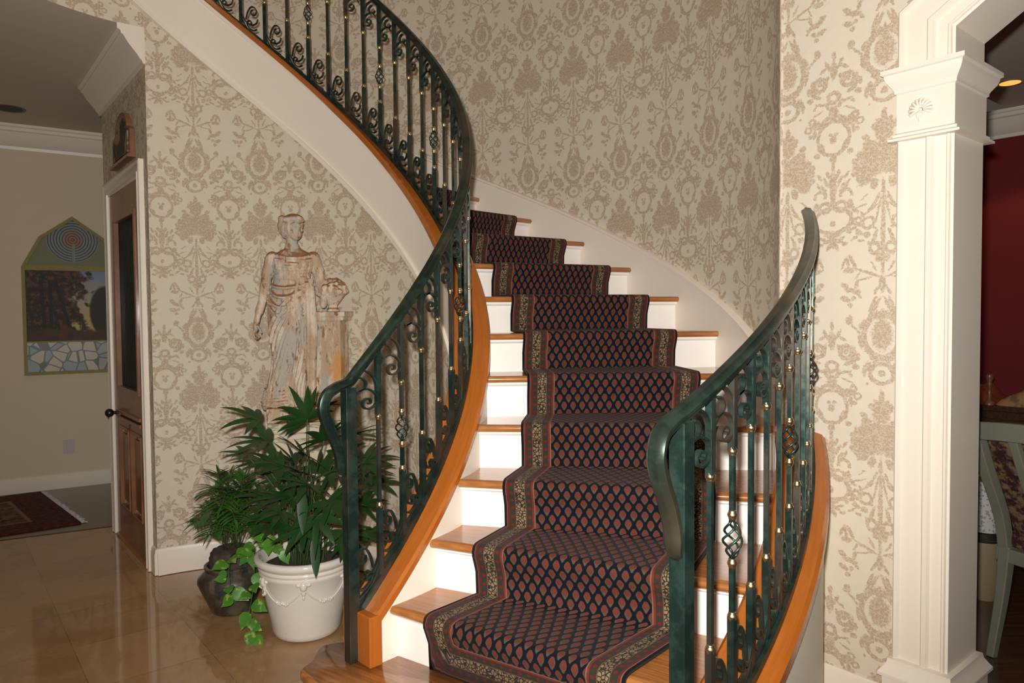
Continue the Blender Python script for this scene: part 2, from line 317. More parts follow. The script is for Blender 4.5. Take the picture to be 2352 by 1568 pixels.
class MB:
    """collects shapes into one mesh"""
    def __init__(s): s.v = []; s.f = []; s.u = []
    def add(s, V, F, U=None):
        n = len(s.v); s.v += [Vector(a) for a in V]; s.f += [tuple(i + n for i in f) for f in F]
        s.u += list(U) if U is not None else [(a[0], a[2]) for a in V]
        return s
    def box(s, c, size, R=None):
        x, y, z = [d / 2 for d in size]; V = [(i * x, j * y, k * z) for i in (-1, 1) for j in (-1, 1) for k in (-1, 1)]
        if R is not None: V = [R @ Vector(a) for a in V]
        V = [Vector(a) + Vector(c) for a in V]
        return s.add(V, [(0, 1, 3, 2), (4, 6, 7, 5), (0, 4, 5, 1), (2, 3, 7, 6), (0, 2, 6, 4), (1, 5, 7, 3)])
    def sweep(s, path, prof, ups=None, closed=False, cap=True, scale=None):
        """prof: list of (side, up); path: points; ups: list of up vectors; U along = length"""
        P = [Vector(p) for p in path]; n = len(P); m = len(prof); V = []; U = []; L = 0
        per = [0]
        for j in range(m): a, b = prof[j], prof[(j + 1) % m]; per.append(per[-1] + hypot(a[0] - b[0], a[1] - b[1]))
        for i, p in enumerate(P):
            if i: L += (P[i] - P[i - 1]).length
            if closed: T = P[(i + 1) % n] - P[i - 1]
            else: T = P[min(i + 1, n - 1)] - P[max(i - 1, 0)]
            T.normalize(); up = Vector(ups[i]) if ups is not None and not isinstance(ups, Vector) else (ups or Vector((0, 0, 1)))
            side = T.cross(up)
            if side.length < 1e-5: side = T.orthogonal()
            side.normalize(); u2 = side.cross(T).normalized() if ups is None or not isinstance(ups, Vector) else up
            sc = scale[i] if scale else 1
            for j, (a, b) in enumerate(prof):
                V.append(p + side * a * sc + u2 * b * sc); U.append((L, per[j]))
        F = []
        for i in range(n if closed else n - 1):
            for j in range(m):
                a = i * m + j; b = i * m + (j + 1) % m; c = ((i + 1) % n) * m + (j + 1) % m; d = ((i + 1) % n) * m + j
                F.append((a, b, c, d))
        if cap and not closed: F.append(tuple(range(m))[::-1]); F.append(tuple((n - 1) * m + j for j in range(m)))
        return s.add(V, F, U)
    def tube(s, path, r, seg=8, cap=True, closed=False):
        P = [Vector(p) for p in path]; n = len(P); rr = r if isinstance(r, (list, tuple)) else [r] * n
        T0 = (P[1] - P[0]).normalized(); N = T0.orthogonal().normalized(); V = []; U = []; L = 0
        for i in range(n):
            if closed: T = (P[(i + 1) % n] - P[i - 1]).normalized()
            else: T = (P[min(i + 1, n - 1)] - P[max(i - 1, 0)]).normalized()
            N = (N - T * N.dot(T)).normalized(); Bn = T.cross(N)
            if i: L += (P[i] - P[i - 1]).length
            for k in range(seg):
                a = 2 * pi * k / seg; V.append(P[i] + (N * cos(a) + Bn * sin(a)) * rr[i]); U.append((L, k / seg))
        F = []
        for i in range(n if closed else n - 1):
            for k in range(seg):
                i2 = (i + 1) % n; F.append((i * seg + k, i * seg + (k + 1) % seg, i2 * seg + (k + 1) % seg, i2 * seg + k))
        if cap and not closed: F.append(tuple(range(seg))[::-1]); F.append(tuple((n - 1) * seg + k for k in range(seg)))
        return s.add(V, F, U)
    def lathe(s, prof, c=(0, 0, 0), seg=32, sx=1, sy=1):
        V = []; U = []
        for (r, z) in prof:
            for k in range(seg):
                a = 2 * pi * k / seg; V.append((c[0] + r * cos(a) * sx, c[1] + r * sin(a) * sy, c[2] + z)); U.append((k / seg, z))
        F = []
        for i in range(len(prof) - 1):
            for k in range(seg): F.append((i * seg + k, i * seg + (k + 1) % seg, (i + 1) * seg + (k + 1) % seg, (i + 1) * seg + k))
        if prof[0][0] > 1e-6: F.append(tuple(range(seg))[::-1])
        if prof[-1][0] > 1e-6: F.append(tuple((len(prof) - 1) * seg + k for k in range(seg)))
        return s.add(V, F, U)
    def ball(s, c, r, seg=12, rings=8, R=None):
        rr = r if isinstance(r, (tuple, list)) else (r, r, r); V = []; F = []
        for i in range(rings + 1):
            th = pi * i / rings
            for k in range(seg):
                a = 2 * pi * k / seg; v = Vector((rr[0] * sin(th) * cos(a), rr[1] * sin(th) * sin(a), -rr[2] * cos(th)))
                if R is not None: v = R @ v
                V.append(v + Vector(c))
        for i in range(rings):
            for k in range(seg): F.append((i * seg + k, i * seg + (k + 1) % seg, (i + 1) * seg + (k + 1) % seg, (i + 1) * seg + k))
        return s.add(V, F)
    def prism(s, poly, z0, z1):
        n = len(poly); V = [(x, y, z0) for x, y in poly] + [(x, y, z1) for x, y in poly]
        F = [tuple(range(n))[::-1], tuple(range(n, 2 * n))] + [(i, (i + 1) % n, n + (i + 1) % n, n + i) for i in range(n)]
        return s.add(V, F, [(a[0], a[1]) for a in V])
    def xform(s, Mx):
        s.v = [Mx @ v for v in s.v]; return s
    def mesh(s, name, mat, smooth=False, fix=True, bevel=None):
        me = mesh(name, s.v, s.f, mat, s.u, None, smooth)
        if fix:
            bm = bmesh.new(); bm.from_mesh(me); bmesh.ops.recalc_face_normals(bm, faces=bm.faces); bm.to_mesh(me); bm.free()
        return me
    def obj(s, name, mat, parent=None, smooth=False, bevel=None, weld=False):
        me = s.mesh(name, mat, smooth); o = link(name, me, parent)
        if bevel:
            b = o.modifiers.new('bevel', 'BEVEL'); b.width = bevel; b.segments = 2; b.limit_method = 'ANGLE'; b.angle_limit = radians(40)
        return o
def autosmooth(o, ang=40):
    me = o.data
    me.polygons.foreach_set('use_smooth', [True] * len(me.polygons))
    bm = bmesh.new(); bm.from_mesh(me)
    for e in bm.edges:
        if len(e.link_faces) == 2 and e.calc_face_angle(0) > radians(ang): e.smooth = False
    bm.to_mesh(me); bm.free(); return o
def catmull(pts, per=8):
    P = [Vector(p) for p in pts]; P = [P[0] * 2 - P[1]] + P + [P[-1] * 2 - P[-2]]; out = []
    for i in range(1, len(P) - 2):
        for k in range(per):
            t = k / per; a, b, c, d = P[i - 1:i + 3]
            out.append(((b * 2) + (c - a) * t + (a * 2 - b * 5 + c * 4 - d) * t * t + (b * 3 - a - c * 3 + d) * t ** 3) * 0.5)
    out.append(P[-2]); return out

# ------------------------------------------------------------------ stair geometry
CX, CY = -1.3081, 3.1721
RS = 0.174
def Rl(a): return 1.1031 + .0182 * cos(2 * a) - .0498 * sin(2 * a)
def thn(n): return -.9045 + .1026 * n + .0007 * (n - 11) ** 2
def zn(n): return .7134 + .107 * n                 # lower collar height, left rail
def polar(R, a, z=0.0): return Vector((CX + R * cos(a), CY + R * sin(a), z))
def PL(n, off=0.0, dz=0.0):
    a = thn(n); return polar(Rl(a) + off, a, zn(n) + dz)
SR = 1.283
def PR(n, off=0.0, dz=0.0):
    a = -.8188 + .0379 * n; R = 2.1197 * SR + off
    return Vector((-1.1693 * SR + R * cos(a), 2.7134 * SR + R * sin(a), 1.45 + (.8427 + .0323 * n - 1.45) * SR + dz))
HL, HR = .299, .299 * SR
_ro = np.array([(-52, 2.215), (-44.8, 2.228), (-34.7, 2.248), (-24.6, 2.283), (-14.9, 2.325), (-9.5, 2.355), (0, 2.35), (7, 2.315), (14, 2.27), (26, 2.185), (34, 2.11), (45, 2.045), (57, 2.0), (75, 1.975), (90, 1.965), (110, 1.965), (150, 2.0), (200, 2.02)])
def Ro(a):
    d = degrees(a); return float(sum(np.interp(d + o, _ro[:, 0], _ro[:, 1]) for o in (-5, -2.5, 0, 2.5, 5)) / 5)
def zt(k): return 1.45 - (7.46 - k) * RS
_th = lambda k: -1.1657 + .1737 * k + .0029 * (k - 7) ** 2
TI = {1: -51.5, 2: -42.8, 3: -34.2, 4: -25.8, 5: -16.6, 6: -6.6, 7: 3.2}
TO = {1: -47.5, 2: -39.2, 3: -30.2, 4: -20.4, 5: -10.9, 6: -2.0, 7: 6.9, 8: 15.3, 9: 25.0}
NT_ = 19
def thi(k): return radians(TI[k]) if k in TI else _th(min(k, 16)) + max(0, k - 16) * radians(11.5)
def tho(k): return radians(TO[k]) if k in TO else thi(k)
def nose(k):
    a, b = thi(k), tho(k); return polar(Rl(a) + .079, a, zt(k)), polar(Ro(b), b, zt(k))
def nperp(k):
    p, q = nose(k); d = (q - p); d.z = 0; d.normalize(); return Vector((d.y, -d.x, 0))   # pointing downstairs

stair = empty('staircase', (0.0, 2.4, 0.0), 'curved staircase with oak treads, white risers and a broad white outer string', 'staircase')
# treads and risers
for k in range(2, NT_ + 1):
    p, q = nose(k); p2, q2 = nose(k + 1); d = nperp(k); d2 = nperp(k + 1); z = zt(k)
    ui = (q - p).normalized(); ui2 = (q2 - p2).normalized()
    A = p - ui * .05; B = q + ui * .02; Cc = q2 + ui2 * .02 - d2 * .045; D = p2 - ui2 * .05 - d2 * .045
    th = .027; prof = [(-.03, -th), (-.006, -th), (0, -th * .78), (.003, -th / 2), (0, -th * .22), (-.006, 0), (-.03, 0)]
    V = []; U = []; F = []
    L = (q - p).length
    for P0, uu in ((A, 0), (B, L)):
        for (o_, zz) in prof: V.append(Vector((P0.x, P0.y, z)) + d * o_ + Vector((0, 0, zz))); U.append((uu, o_ + zz * .3))
    m = len(prof)
    for j in range(m - 1): F.append((j, j + 1, m + j + 1, m + j))
    V += [Vector((D.x, D.y, z - th)), Vector((D.x, D.y, z)), Vector((Cc.x, Cc.y, z - th)), Vector((Cc.x, Cc.y, z))]; U += [(0.1, .35)] * 2 + [(L, .35)] * 2
    b0 = 2 * m
    F += [(m - 1, b0 + 1, b0 + 3, 2 * m - 1), (0, m, b0 + 2, b0), (b0, b0 + 2, b0 + 3, b0 + 1), tuple(range(m)) + (b0 + 1, b0), tuple(range(2 * m - 1, m - 1, -1)) + (b0 + 2, b0 + 3)]
    mb = MB(); mb.add(V, F, U); o = mb.obj('tread', 'oak_tread', stair); autosmooth(o, 50)
    # riser k : from tread k-1 up to underside of tread k
    mb = MB(); zb = zt(k - 1); V = []
    for P0 in (A, B):
        for o_ in (-.030, -.050):
            for zz in (zb, z - th): V.append(Vector((P0.x, P0.y, zz)) + d * o_)
    mb.add(V, [(0, 1, 5, 4), (2, 6, 7, 3), (0, 4, 6, 2), (1, 3, 7, 5), (0, 2, 3, 1), (4, 5, 7, 6)])
    mb.add([Vector((P0.x, P0.y, zz)) + d * o_ for P0 in (A, B) for o_, zz in ((-.030, z - th), (-.016, z - th), (-.018, z - th - .010), (-.030, z - th - .018))],
           [(0, 1, 5, 4), (1, 2, 6, 5), (2, 3, 7, 6)])
    mb.obj('riser', 'riser_paint', stair)
# starter step with bullnose ends and the plinth step under it
def rounded(poly, r=.06, per=5):
    out = []; n = len(poly)
    for i in range(n):
        a, b, c = Vector(poly[i - 1]), Vector(poly[i]), Vector(poly[(i + 1) % n]); u1 = (a - b); u2 = (c - b)
        rr = min(r, u1.length * .45, u2.length * .45); p0 = b + u1.normalized() * rr; p1 = b + u2.normalized() * rr
        for j in range(per + 1):
            t = j / per; out.append(tuple(p0 * (1 - t) ** 2 + b * 2 * t * (1 - t) + p1 * t * t))
    return out
def starter(poly, ztop, zbot, rr):
    P = rounded(poly, rr)
    n = len(P); cen = Vector((sum(a[0] for a in P) / n, sum(a[1] for a in P) / n))
    def inset(d):
        out = []
        for i in range(n):
            t = (Vector(P[(i + 1) % n]) - Vector(P[i - 1])).normalized(); nn = Vector((-t.y, t.x))
            if (cen - Vector(P[i])).dot(nn) < 0: nn = -nn
            out.append(tuple(Vector(P[i]) + nn * d))
        return out
    th = .03; V = []; F = []; U = []
    lay = [(.006, ztop), (0, ztop - .007), (-.001, ztop - th / 2), (0, ztop - th + .006), (.006, ztop - th)]
    for d_, z_ in lay:
        for a in inset(d_): V.append((a[0], a[1], z_)); u = Vector(a[:2]); U.append((u.x * .82 - u.y * .57, u.x * .57 + u.y * .82))
    for i in range(len(lay) - 1):
        for j in range(n): F.append((i * n + j, i * n + (j + 1) % n, (i + 1) * n + (j + 1) % n, (i + 1) * n + j))
    F += [tuple(range(n)), tuple((len(lay) - 1) * n + j for j in range(n))[::-1]]
    mb = MB(); mb.add(V, F, U); autosmooth(mb.obj('tread', 'oak_tread', stair), 50)
    mb = MB(); mb.prism(inset(.03), zbot, ztop - th); mb.obj('riser', 'oak_tread', stair)
c2, d2 = nose(2); u2 = (d2 - c2).normalized(); n2 = nperp(2)
S = lambda P0, a, b: (P0.x + u2.x * a + n2.x * b, P0.y + u2.y * a + n2.y * b)
starter([S(c2, .10, -.10), S(c2, -.235, -.005), (-.672, 2.44), (-.665, 2.33), S(c2, -.20, .22), S(c2, .1, .31), S(d2, -.1, .31), S(d2, .22, .2), S(d2, .25, .02), S(d2, .1, -.1)], zt(1), zt(1) - .174, .07)
starter([S(c2, .10, .10), S(c2, -.10, .12), S(c2, -.19, .26), S(c2, -.14, .48), S(c2, .1, .60), S(d2, -.1, .60), S(d2, .32, .48), S(d2, .36, .2), S(d2, .2, .08)], zt(0), 0, .09)

def ribbon(fn, ns, z0f, z1f, mat, name, parent=None, thick=None, flip=False, U0=0):
    """vertical curved sheet/solid following fn(n)->Vector xy"""
    V = []; U = []; F = []; L = U0; prev = None
    for n in ns:
        p = fn(n)
        if prev is not None: L += hypot(p.x - prev.x, p.y - prev.y)
        prev = p; a, b = z0f(n), z1f(n)
        V += [(p.x, p.y, a), (p.x, p.y, b)]; U += [(L, a), (L, b)]
    for i in range(len(ns) - 1):
        f = (2 * i, 2 * i + 2, 2 * i + 3, 2 * i + 1); F.append(f[::-1] if flip else f)
    me = mesh(name, V, F, mat, U, None, True); return link(name, me, parent)
def rng(a, b, n): return [a + (b - a) * i / n for i in range(n + 1)]

# left (inner) string: solid box-section following the curve; cap; trims
CAPZ = -.252
NL0, NL1 = .28, 34
nsL = rng(NL0, NL1, 110)
def solidstrip(P, ns, offs, zlo, zhi, mat, name, parent, smooth=40):
    """solid between radial offsets offs=(a,b) and heights zlo(n), zhi(n)"""
    V = []; F = []; U = []; L = 0; prev = None
    for n in ns:
        a = P(n, offs[0]); b = P(n, offs[1])
        if prev is not None: L += (a - prev).length
        prev = a; z0, z1 = zlo(n), zhi(n); w = abs(offs[1] - offs[0])
        V += [(a.x, a.y, z0), (a.x, a.y, z1), (b.x, b.y, z1), (b.x, b.y, z0)]; U += [(L, 0), (L, .1), (L, .1 + w), (L, .2 + w)]
    for i in range(len(ns) - 1):
        q = 4 * i
        for j in range(4): F.append((q + j, q + (j + 1) % 4, q + 4 + (j + 1) % 4, q + 4 + j))
    e = 4 * (len(ns) - 1); F += [(0, 3, 2, 1), (e, e + 1, e + 2, e + 3)]
    mb = MB(); mb.add(V, F, U); return autosmooth(mb.obj(name, mat, parent), smooth)
zc = lambda n: zn(n) + CAPZ
solidstrip(PL, nsL, (-.048, .075), lambda n: max(0.0 if n > 3 else zt(1), zc(n) - .035 - .365) if n < 3 else zc(n) - .40, lambda n: zc(n) - .034, 'white_paint', 'inner_string', stair)
def capprof(P, ns, lo, hi, zf, name, th=.036):
    prof = [(lo, -th), (lo, -.010), (lo + .010, 0), (hi - .010, 0), (hi, -.010), (hi, -th)]
    V = []; F = []; U = []; L = 0; prev = None; m = len(prof)
    for n in ns:
        a = P(n, 0)
        if prev is not None: L += (a - prev).length
        prev = a
        for (o_, zz) in prof: b = P(n, o_); V.append((b.x, b.y, zf(n) + zz)); U.append((L, o_ + zz))
    for i in range(len(ns) - 1):
        for j in range(m): F.append((i * m + j, i * m + (j + 1) % m, (i + 1) * m + (j + 1) % m, (i + 1) * m + j))
    F += [tuple(range(m))[::-1], tuple((len(ns) - 1) * m + j for j in range(m))]
    mb = MB(); mb.add(V, F, U); return autosmooth(mb.obj(name, 'oak_cap', stair), 30)
capprof(PL, nsL, -.072, .088, zc, 'string_cap')
# short vertical oak end block under the cap at the newel
def block(P, n0, lo, hi, ztop, zbot, name):
    a = P(n0 - .02, lo); b = P(n0 - .02, hi); t = (P(n0 + .3, 0) - P(n0, 0)); t.z = 0; t.normalize()
    mb = MB(); pts = [a - t * .028, b - t * .028, b + t * .02, a + t * .02]; mb.prism([(p.x, p.y) for p in pts], zbot, ztop); return mb.obj(name, 'oak_cap', stair, bevel=.004)
block(PL, NL0, -.072, .088, zc(NL0), zt(1), 'string_end')
# beads on the outer fascia (side facing the hall)
def bead(P, ns, off, zf, r, mat, name, parent, prof=None):
    path = [P(n, off) for n in ns]; path = [Vector((p.x, p.y, zf(n))) for p, n in zip(path, ns)]
    mb = MB(); mb.sweep(path, prof or [(-r, -r), (r, -r), (r * 1.2, 0), (r, r), (-r, r)]); return autosmooth(mb.obj(name, mat, parent), 50)
ns2 = rng(2.5, NL1, 100)
bead(PL, ns2, -.053, lambda n: zc(n) - .385, .011, 'white_paint', 'string_moulding', stair)
bead(PL, ns2, -.052, lambda n: zc(n) - .052, .007, 'white_paint', 'string_moulding', stair)
# sloped soffit closing underside of flight between inner and outer
V = []; F = []; ks = rng(2, 32, 90)
for n in ks:
    a = thn(n); z = zc(n) - .36; pi_ = polar(Rl(a), a, z); po = polar(Ro(a), a, z); V += [pi_, po]
for i in range(len(ks) - 1): F.append((2 * i, 2 * i + 1, 2 * i + 3, 2 * i + 2))
link('soffit', mesh('soffit', V, F, 'white_paint', None, None, True), stair)

# right (outer) string near the opening
NR0, NR1 = .2, 14.2
nsR = rng(NR0, NR1, 60)
zr = lambda n: PR(n).z - .232
solidstrip(PR, nsR, (-.098, .044), lambda n: 0.0, lambda n: zr(n) - .034, 'white_paint', 'outer_string', stair)
solidstrip(PR, nsR, (-.104, -.097), lambda n: 0.15, lambda n: zr(n) - .034, 'oak_cap', 'string_facing', stair)
capprof(PR, nsR, -.112, .060, zr, 'string_cap', .04)
block(PR, NR0, -.112, .060, zr(NR0), zt(1), 'string_end')

# skirt board on the curved outer wall
aK = radians(-9.5)
def nzl(a):   # nosing-line height at outer angle a
    ks_ = [k for k in range(2, NT_ + 2)]; return float(np.interp(a, [tho(k) for k in ks_], [zt(k) for k in ks_]))
_as = rng(aK - .06, radians(122), 90)
V = []; F = []; U = []; L = 0
zs = [nzl(a) for a in _as]; zs = [sum(zs[max(0, i - 5):i + 6]) / len(zs[max(0, i - 5):i + 6]) for i in range(len(zs))]
for i, a in enumerate(_as):
    p0 = polar(Ro(a), a); p1 = polar(Ro(a) + .028, a); zt_ = zs[i] + .135
    V += [(p0.x, p0.y, zt_ - .5), (p0.x, p0.y, zt_ - .022), (p0.x - .008 * cos(a), p0.y - .008 * sin(a), zt_ - .018), (p0.x - .008 * cos(a), p0.y - .008 * sin(a), zt_ - .004), (p0.x, p0.y, zt_), (p1.x, p1.y, zt_)]
m = 6
for i in range(len(_as) - 1):
    for j in range(m - 1): F.append((i * m + j, (i + 1) * m + j, (i + 1) * m + j + 1, i * m + j + 1))
mb = MB(); mb.add(V, F); autosmooth(mb.obj('wall_string', 'white_paint', stair), 50)

# ------------------------------------------------------------------ carpet runner
def runner():
    NU = 30; V = []; U = []; E_ = []; rows = []
    prof = [(-.014, 0, 0), (-.010, 0, .5), (.002, 1, -.055), (.013, 1, -.028), (.014, 1, -.012), (.007, 1, .004), (-.008, 1, .0105), (-.03, 1, .0115)]
    def base_pt(k, t): p, q = nose(k); return p + (q - p) * t
    lens = np.zeros(NU + 1); P = []
    for k in range(2, NT_):
        p, q = nose(k); L = (q - p).length
        if k == 2: t0, t1 = .15 / L, 1 - .165 / L
        else: t0 = .168 / L; t1 = min(1 - .145 / L, t0 + .74 / L)
        d = nperp(k); zb, z = zt(k - 1), zt(k)
        for (o_, ref, zz) in prof:
            row = []
            for j in range(NU + 1):
                b = base_pt(k, t0 + (t1 - t0) * j / NU)
                h = (zb + .012 if zz == 0 else zb + (z - zb) * .5) if ref == 0 else z + zz
                if ref == 0 and zz == 0 and k == 2: h = zb + .003
                row.append(Vector((b.x, b.y, h)) + d * o_)
            P.append(row)
        # intermediate rows across the tread to the next riser
        p2, q2 = nose(k + 1); L2 = (q2 - p2).length; a0 = .168 / L2; a1 = min(1 - .145 / L2, a0 + .74 / L2); dd = nperp(k + 1)
        if k < NT_ - 1:
            last = P[-1]
            for f in (.25, .5, .75):
                row = []
                for j in range(NU + 1):
                    b2 = p2 + (q2 - p2) * (a0 + (a1 - a0) * j / NU) + dd * -.014; b2.z = z + .012
                    row.append(last[j].lerp(b2, f))
                P.append(row)
    s = np.zeros((len(P), NU + 1))
    for i in range(1, len(P)):
        for j in range(NU + 1): s[i, j] = s[i - 1, j] + (P[i][j] - P[i - 1][j]).length
    for i, row in enumerate(P):
        cum = [0]
        for j in range(1, NU + 1): cum.append(cum[-1] + (row[j] - row[j - 1]).length)
        Wd = cum[-1]; sm = s[i].mean()
        for j in range(NU + 1):
            V.append(row[j]); fu = j / NU; du = min(cum[j], Wd - cum[j]); ds = s[i, j] + .006
            U.append(((cum[j] - Wd / 2) * .72 / Wd if False else (fu - .5) * .738, sm + (s[i, j] - sm) * .0 + 0.0)); E_.append((min(du, ds), (cum[j] if ds < du else sm)))
    F = []; n = NU + 1
    for i in range(len(P) - 1):
        for j in range(NU): F.append((i * n + j, i * n + j + 1, (i + 1) * n + j + 1, (i + 1) * n + j))
    me = mesh('stair_runner', V, F, 'carpet', U, E_, True); o = link('stair_runner', me)
    so = o.modifiers.new('solid', 'SOLIDIFY'); so.thickness = .008; so.offset = -1
    return tag(o, 'dark navy and brick red patterned runner carpet running up the middle of the stairs', 'stair carpet')
runner()

# ------------------------------------------------------------------ railings
def bar2d(pts, wt=.0048, ww=.012, per=7):
    """flat bar in local XZ plane"""
    path = catmull([(x, 0, z) for x, z in pts], per)
    n = len(path); V = []; F = []
    for i, p in enumerate(path):
        T = (path[min(i + 1, n - 1)] - path[max(i - 1, 0)]).normalized(); N = Vector((-T.z, 0, T.x)); tw = wt
        for a, b in ((-1, -1), (1, -1), (1, 1), (-1, 1)): V.append(p + N * a * tw / 2 + Vector((0, b * ww / 2, 0)))
    for i in range(n - 1):
        for j in range(4): F.append((4 * i + j, 4 * i + (j + 1) % 4, 4 * i + 4 + (j + 1) % 4, 4 * i + 4 + j))
    F += [(3, 2, 1, 0), (4 * n - 4, 4 * n - 3, 4 * n - 2, 4 * n - 1)]
    return V, F
ARCH = [(-.002, .03), (-.003, .075), (-.005, .155), (-.018, .212), (-.042, .243), (-.070, .250), (-.090, .238)]
HOOK = [(-.072, .214), (-.058, .205), (-.050, .186), (-.053, .163), (-.070, .147), (-.088, .146), (-.097, .160)]
LOOP = [(-.097, .110), (-.075, .146), (-.047, .152), (-.018, .134), (-.004, .095), (-.015, .060), (-.040, .045), (-.060, .060), (-.061, .086), (-.046, .101), (-.032, .094), (-.031, .078), (-.041, .074)]
LOWC = [[(-.004, -.13), (-.008, -.175), (-.029, -.216), (-.061, -.237), (-.090, -.228), (-.100, -.205)],
        [(-.030, -.205), (-.040, -.165), (-.060, -.135), (-.082, -.138), (-.093, -.160), (-.081, -.180), (-.063, -.176), (-.060, -.159), (-.070, -.152)],
        [(-.004, -.17), (-.012, -.212), (-.035, -.252), (-.065, -.280), (-.095, -.300)],
        [(-.095, -.262), (-.070, -.268), (-.045, -.250), (-.036, -.228), (-.048, -.212), (-.062, -.220), (-.058, -.234)]]
def scroll_mesh(side, kx, kz, low):
    """local x = towards the down-stairs baluster (negative side of ARCH)"""
    mb = MB()
    for L_ in (LOWC if low else (ARCH, HOOK, LOOP)):
        if low: pts = [(x * kx, z - (1 - kz) * x * kx + (.018 if kz < .9 else 0)) for x, z in L_]
        else: pts = [(x * kx, z * .62 * kz) for x, z in L_]
        V, F = bar2d(pts, .0055, .013); mb.add(V, F)
    return mb.mesh('scroll', 'iron', smooth=False)
def baluster_meshes(H, zlo, zhi, basket):
    """local origin at lower collar; z up. returns dict"""
    def sq(mb, z0, z1, r): mb.box((0, 0, (z0 + z1) / 2), (2 * r, 2 * r, z1 - z0))
    mb = MB(); c = H * .47; hb = .043; lo = MB(); up = MB()
    sq(lo, zlo, 0, .0085)
    if basket:
        sq(lo, 0, c - hb, .0058); sq(up, c + hb, H, .0058); sq(up, H, zhi, .0085); return lo, up
    sq(lo, 0, H, .0058); sq(lo, H, zhi, .0085); return lo, None
def collar_mesh(r=.0125):
    mb = MB(); mb.lathe([(0, -.011), (r * .7, -.011), (r * .82, -.008), (r * .78, -.006), (r * .95, -.004), (r * 1.04, 0), (r * .95, .004), (r * .78, .006), (r * .82, .008), (r * .7, .011), (0, .011)], seg=14); return mb.mesh('collar', 'brass', smooth=True)
def basket_mesh():
    mb = MB(); hb = .043
    for q in range(4):
        pts = []
        for i in range(17):
            t = i / 16; r = .003 + .0185 * sin(pi * t) ** .8; a = q * pi / 2 + t * 2 * pi * .75; pts.append((r * cos(a), r * sin(a), -hb + 2 * hb * t))
        mb.tube(pts, .0030, 6)
    return mb.mesh('basket', 'iron', smooth=True)
COLLAR = collar_mesh(.0112); BASKET = basket_mesh()
def railing(P, H, n_first, n_last, basket_ns, label, zlo, zhi, root_n, handrail_end, newel_h, kzt, nm_scale=1.0, flip=1):
    base = P(root_n); root = empty('stair_railing', (base.x, base.y, zt(1)), label, 'railing')
    zhi = zhi + H
    plain = baluster_meshes(H, zlo, zhi, False)[0].mesh('baluster', 'iron'); bask, bup = [m_.mesh('baluster', 'iron') for m_ in baluster_meshes(H, zlo, zhi, True)]
    w = (P(n_first + 1) - P(n_first)); w.z = 0; kx = w.length / .1075
    top = scroll_mesh(1, kx, kzt, False); low = scroll_mesh(1, kx, 1.0 if kzt >= 1 else .42, True)
    for n in range(n_first, n_last + 1):
        p = P(n); t = P(n - 1) - p; t.z = 0; ang = atan2(t.y, t.x)
        isb = n in basket_ns
        def put(name, me, parent, dz=0.0, a=ang):
            o = bpy.data.objects.new(name, me); COL.objects.link(o); o.parent = parent; o.matrix_parent_inverse = parent.matrix_world.inverted()
            o.location = (p.x, p.y, p.z + dz); o.rotation_euler = (0, 0, a); return o
        b = put('baluster', bask if isb else plain, root)
        b.matrix_world = Matrix.Translation(p) @ Matrix.Rotation(ang, 4, 'Z')
        hs = [0, H] + ([H * .47 - .056, H * .47 + .056] if isb else [])
        for h in hs: put('collar', COLLAR, b, h)
        if isb: put('basket', BASKET, b, H * .47); put('upper_bar', bup, b, 0)
        # scrollwork between this baluster and the one below it on the stair
        for me, dz in ((top, H), (low, 0)):
            # local -x must point downstairs => rotate so that -x = t
            put('scroll', me, root, dz, ang + pi)
    # bottom rail, handrail
    ns = rng(root_n, n_last + handrail_end, 8 * (n_last - n_first + 2))
    mb = MB(); mb.sweep([P(n, 0, zlo - .004) for n in ns], [(-.016, -.010), (.016, -.010), (.016, .010), (-.016, .010)]); autosmooth(mb.obj('bottom_rail', 'iron', root), 40)
    n0 = root_n
    s0 = P(n0, 0, zhi + .018); tt = P(n0, 0) - P(n0 + 1, 0); tt.z = 0; tt.normalize()
    k = nm_scale
    lead = [(.012 * k, -.300 * k), (.030 * k, -.280 * k), (.036 * k, -.235 * k), (.052 * k, -.185 * k), (.078 * k, -.130 * k), (.092 * k, -.078 * k), (.078 * k, -.036 * k), (.042 * k, -.014 * k)]
    pts = [s0 + tt * a + Vector((0, 0, b)) for a, b in lead]
    path = catmull([*pts, P(n0, 0, zhi + .018), P(n0 + .35, 0, zhi + .018)], 6)[:-1]
    path += [P(n, 0, zhi + .018) for n in rng(n0 + .35, n_last + handrail_end, 6 * (n_last - n_first + 2))]
    ups = []
    for i in range(len(path)):
        T = (path[min(i + 1, len(path) - 1)] - path[max(i - 1, 0)]).normalized(); hz = Vector((T.x, T.y, 0))
        S_ = Vector((-tt.y, tt.x, 0)) if i < 50 or hz.length < 1e-4 else hz.normalized().cross(Vector((0, 0, 1)))
        ups.append(S_.cross(T))
    r = 1.0
    prof = [(-.020, -.020), (.020, -.020), (.020, -.012), (.028, -.006), (.028, .004), (.017, .012), (.012, .020), (-.012, .020), (-.017, .012), (-.028, .004), (-.028, -.006), (-.020, -.012)]
    sc = [min(.76, .42 + i / 26) for i in range(len(path))]
    mb = MB(); mb.sweep(path, prof, ups, scale=sc); autosmooth(mb.obj('handrail', 'rail_iron', root), 35)
    # newel post
    pn = P(n0, 0); a = atan2(tt.y, tt.x); R = Matrix.Rotation(a, 3, 'Z'); zt_ = P(n0, 0, zhi).z; zb = zt(1)
    mb = MB(); mb.box((pn.x, pn.y, (zb + zt_) / 2), (.038, .038, zt_ - zb), R); mb.obj('newel_post', 'iron', root, bevel=.0015)
    return root
railing(PL, HL, 1, 30, {2, 6, 10, 14, 18, 22, 26, 30}, 'long green-black iron railing with gold collars curving up the left side of the stairs', -.235, .222, -.1, .3, .9, 1)
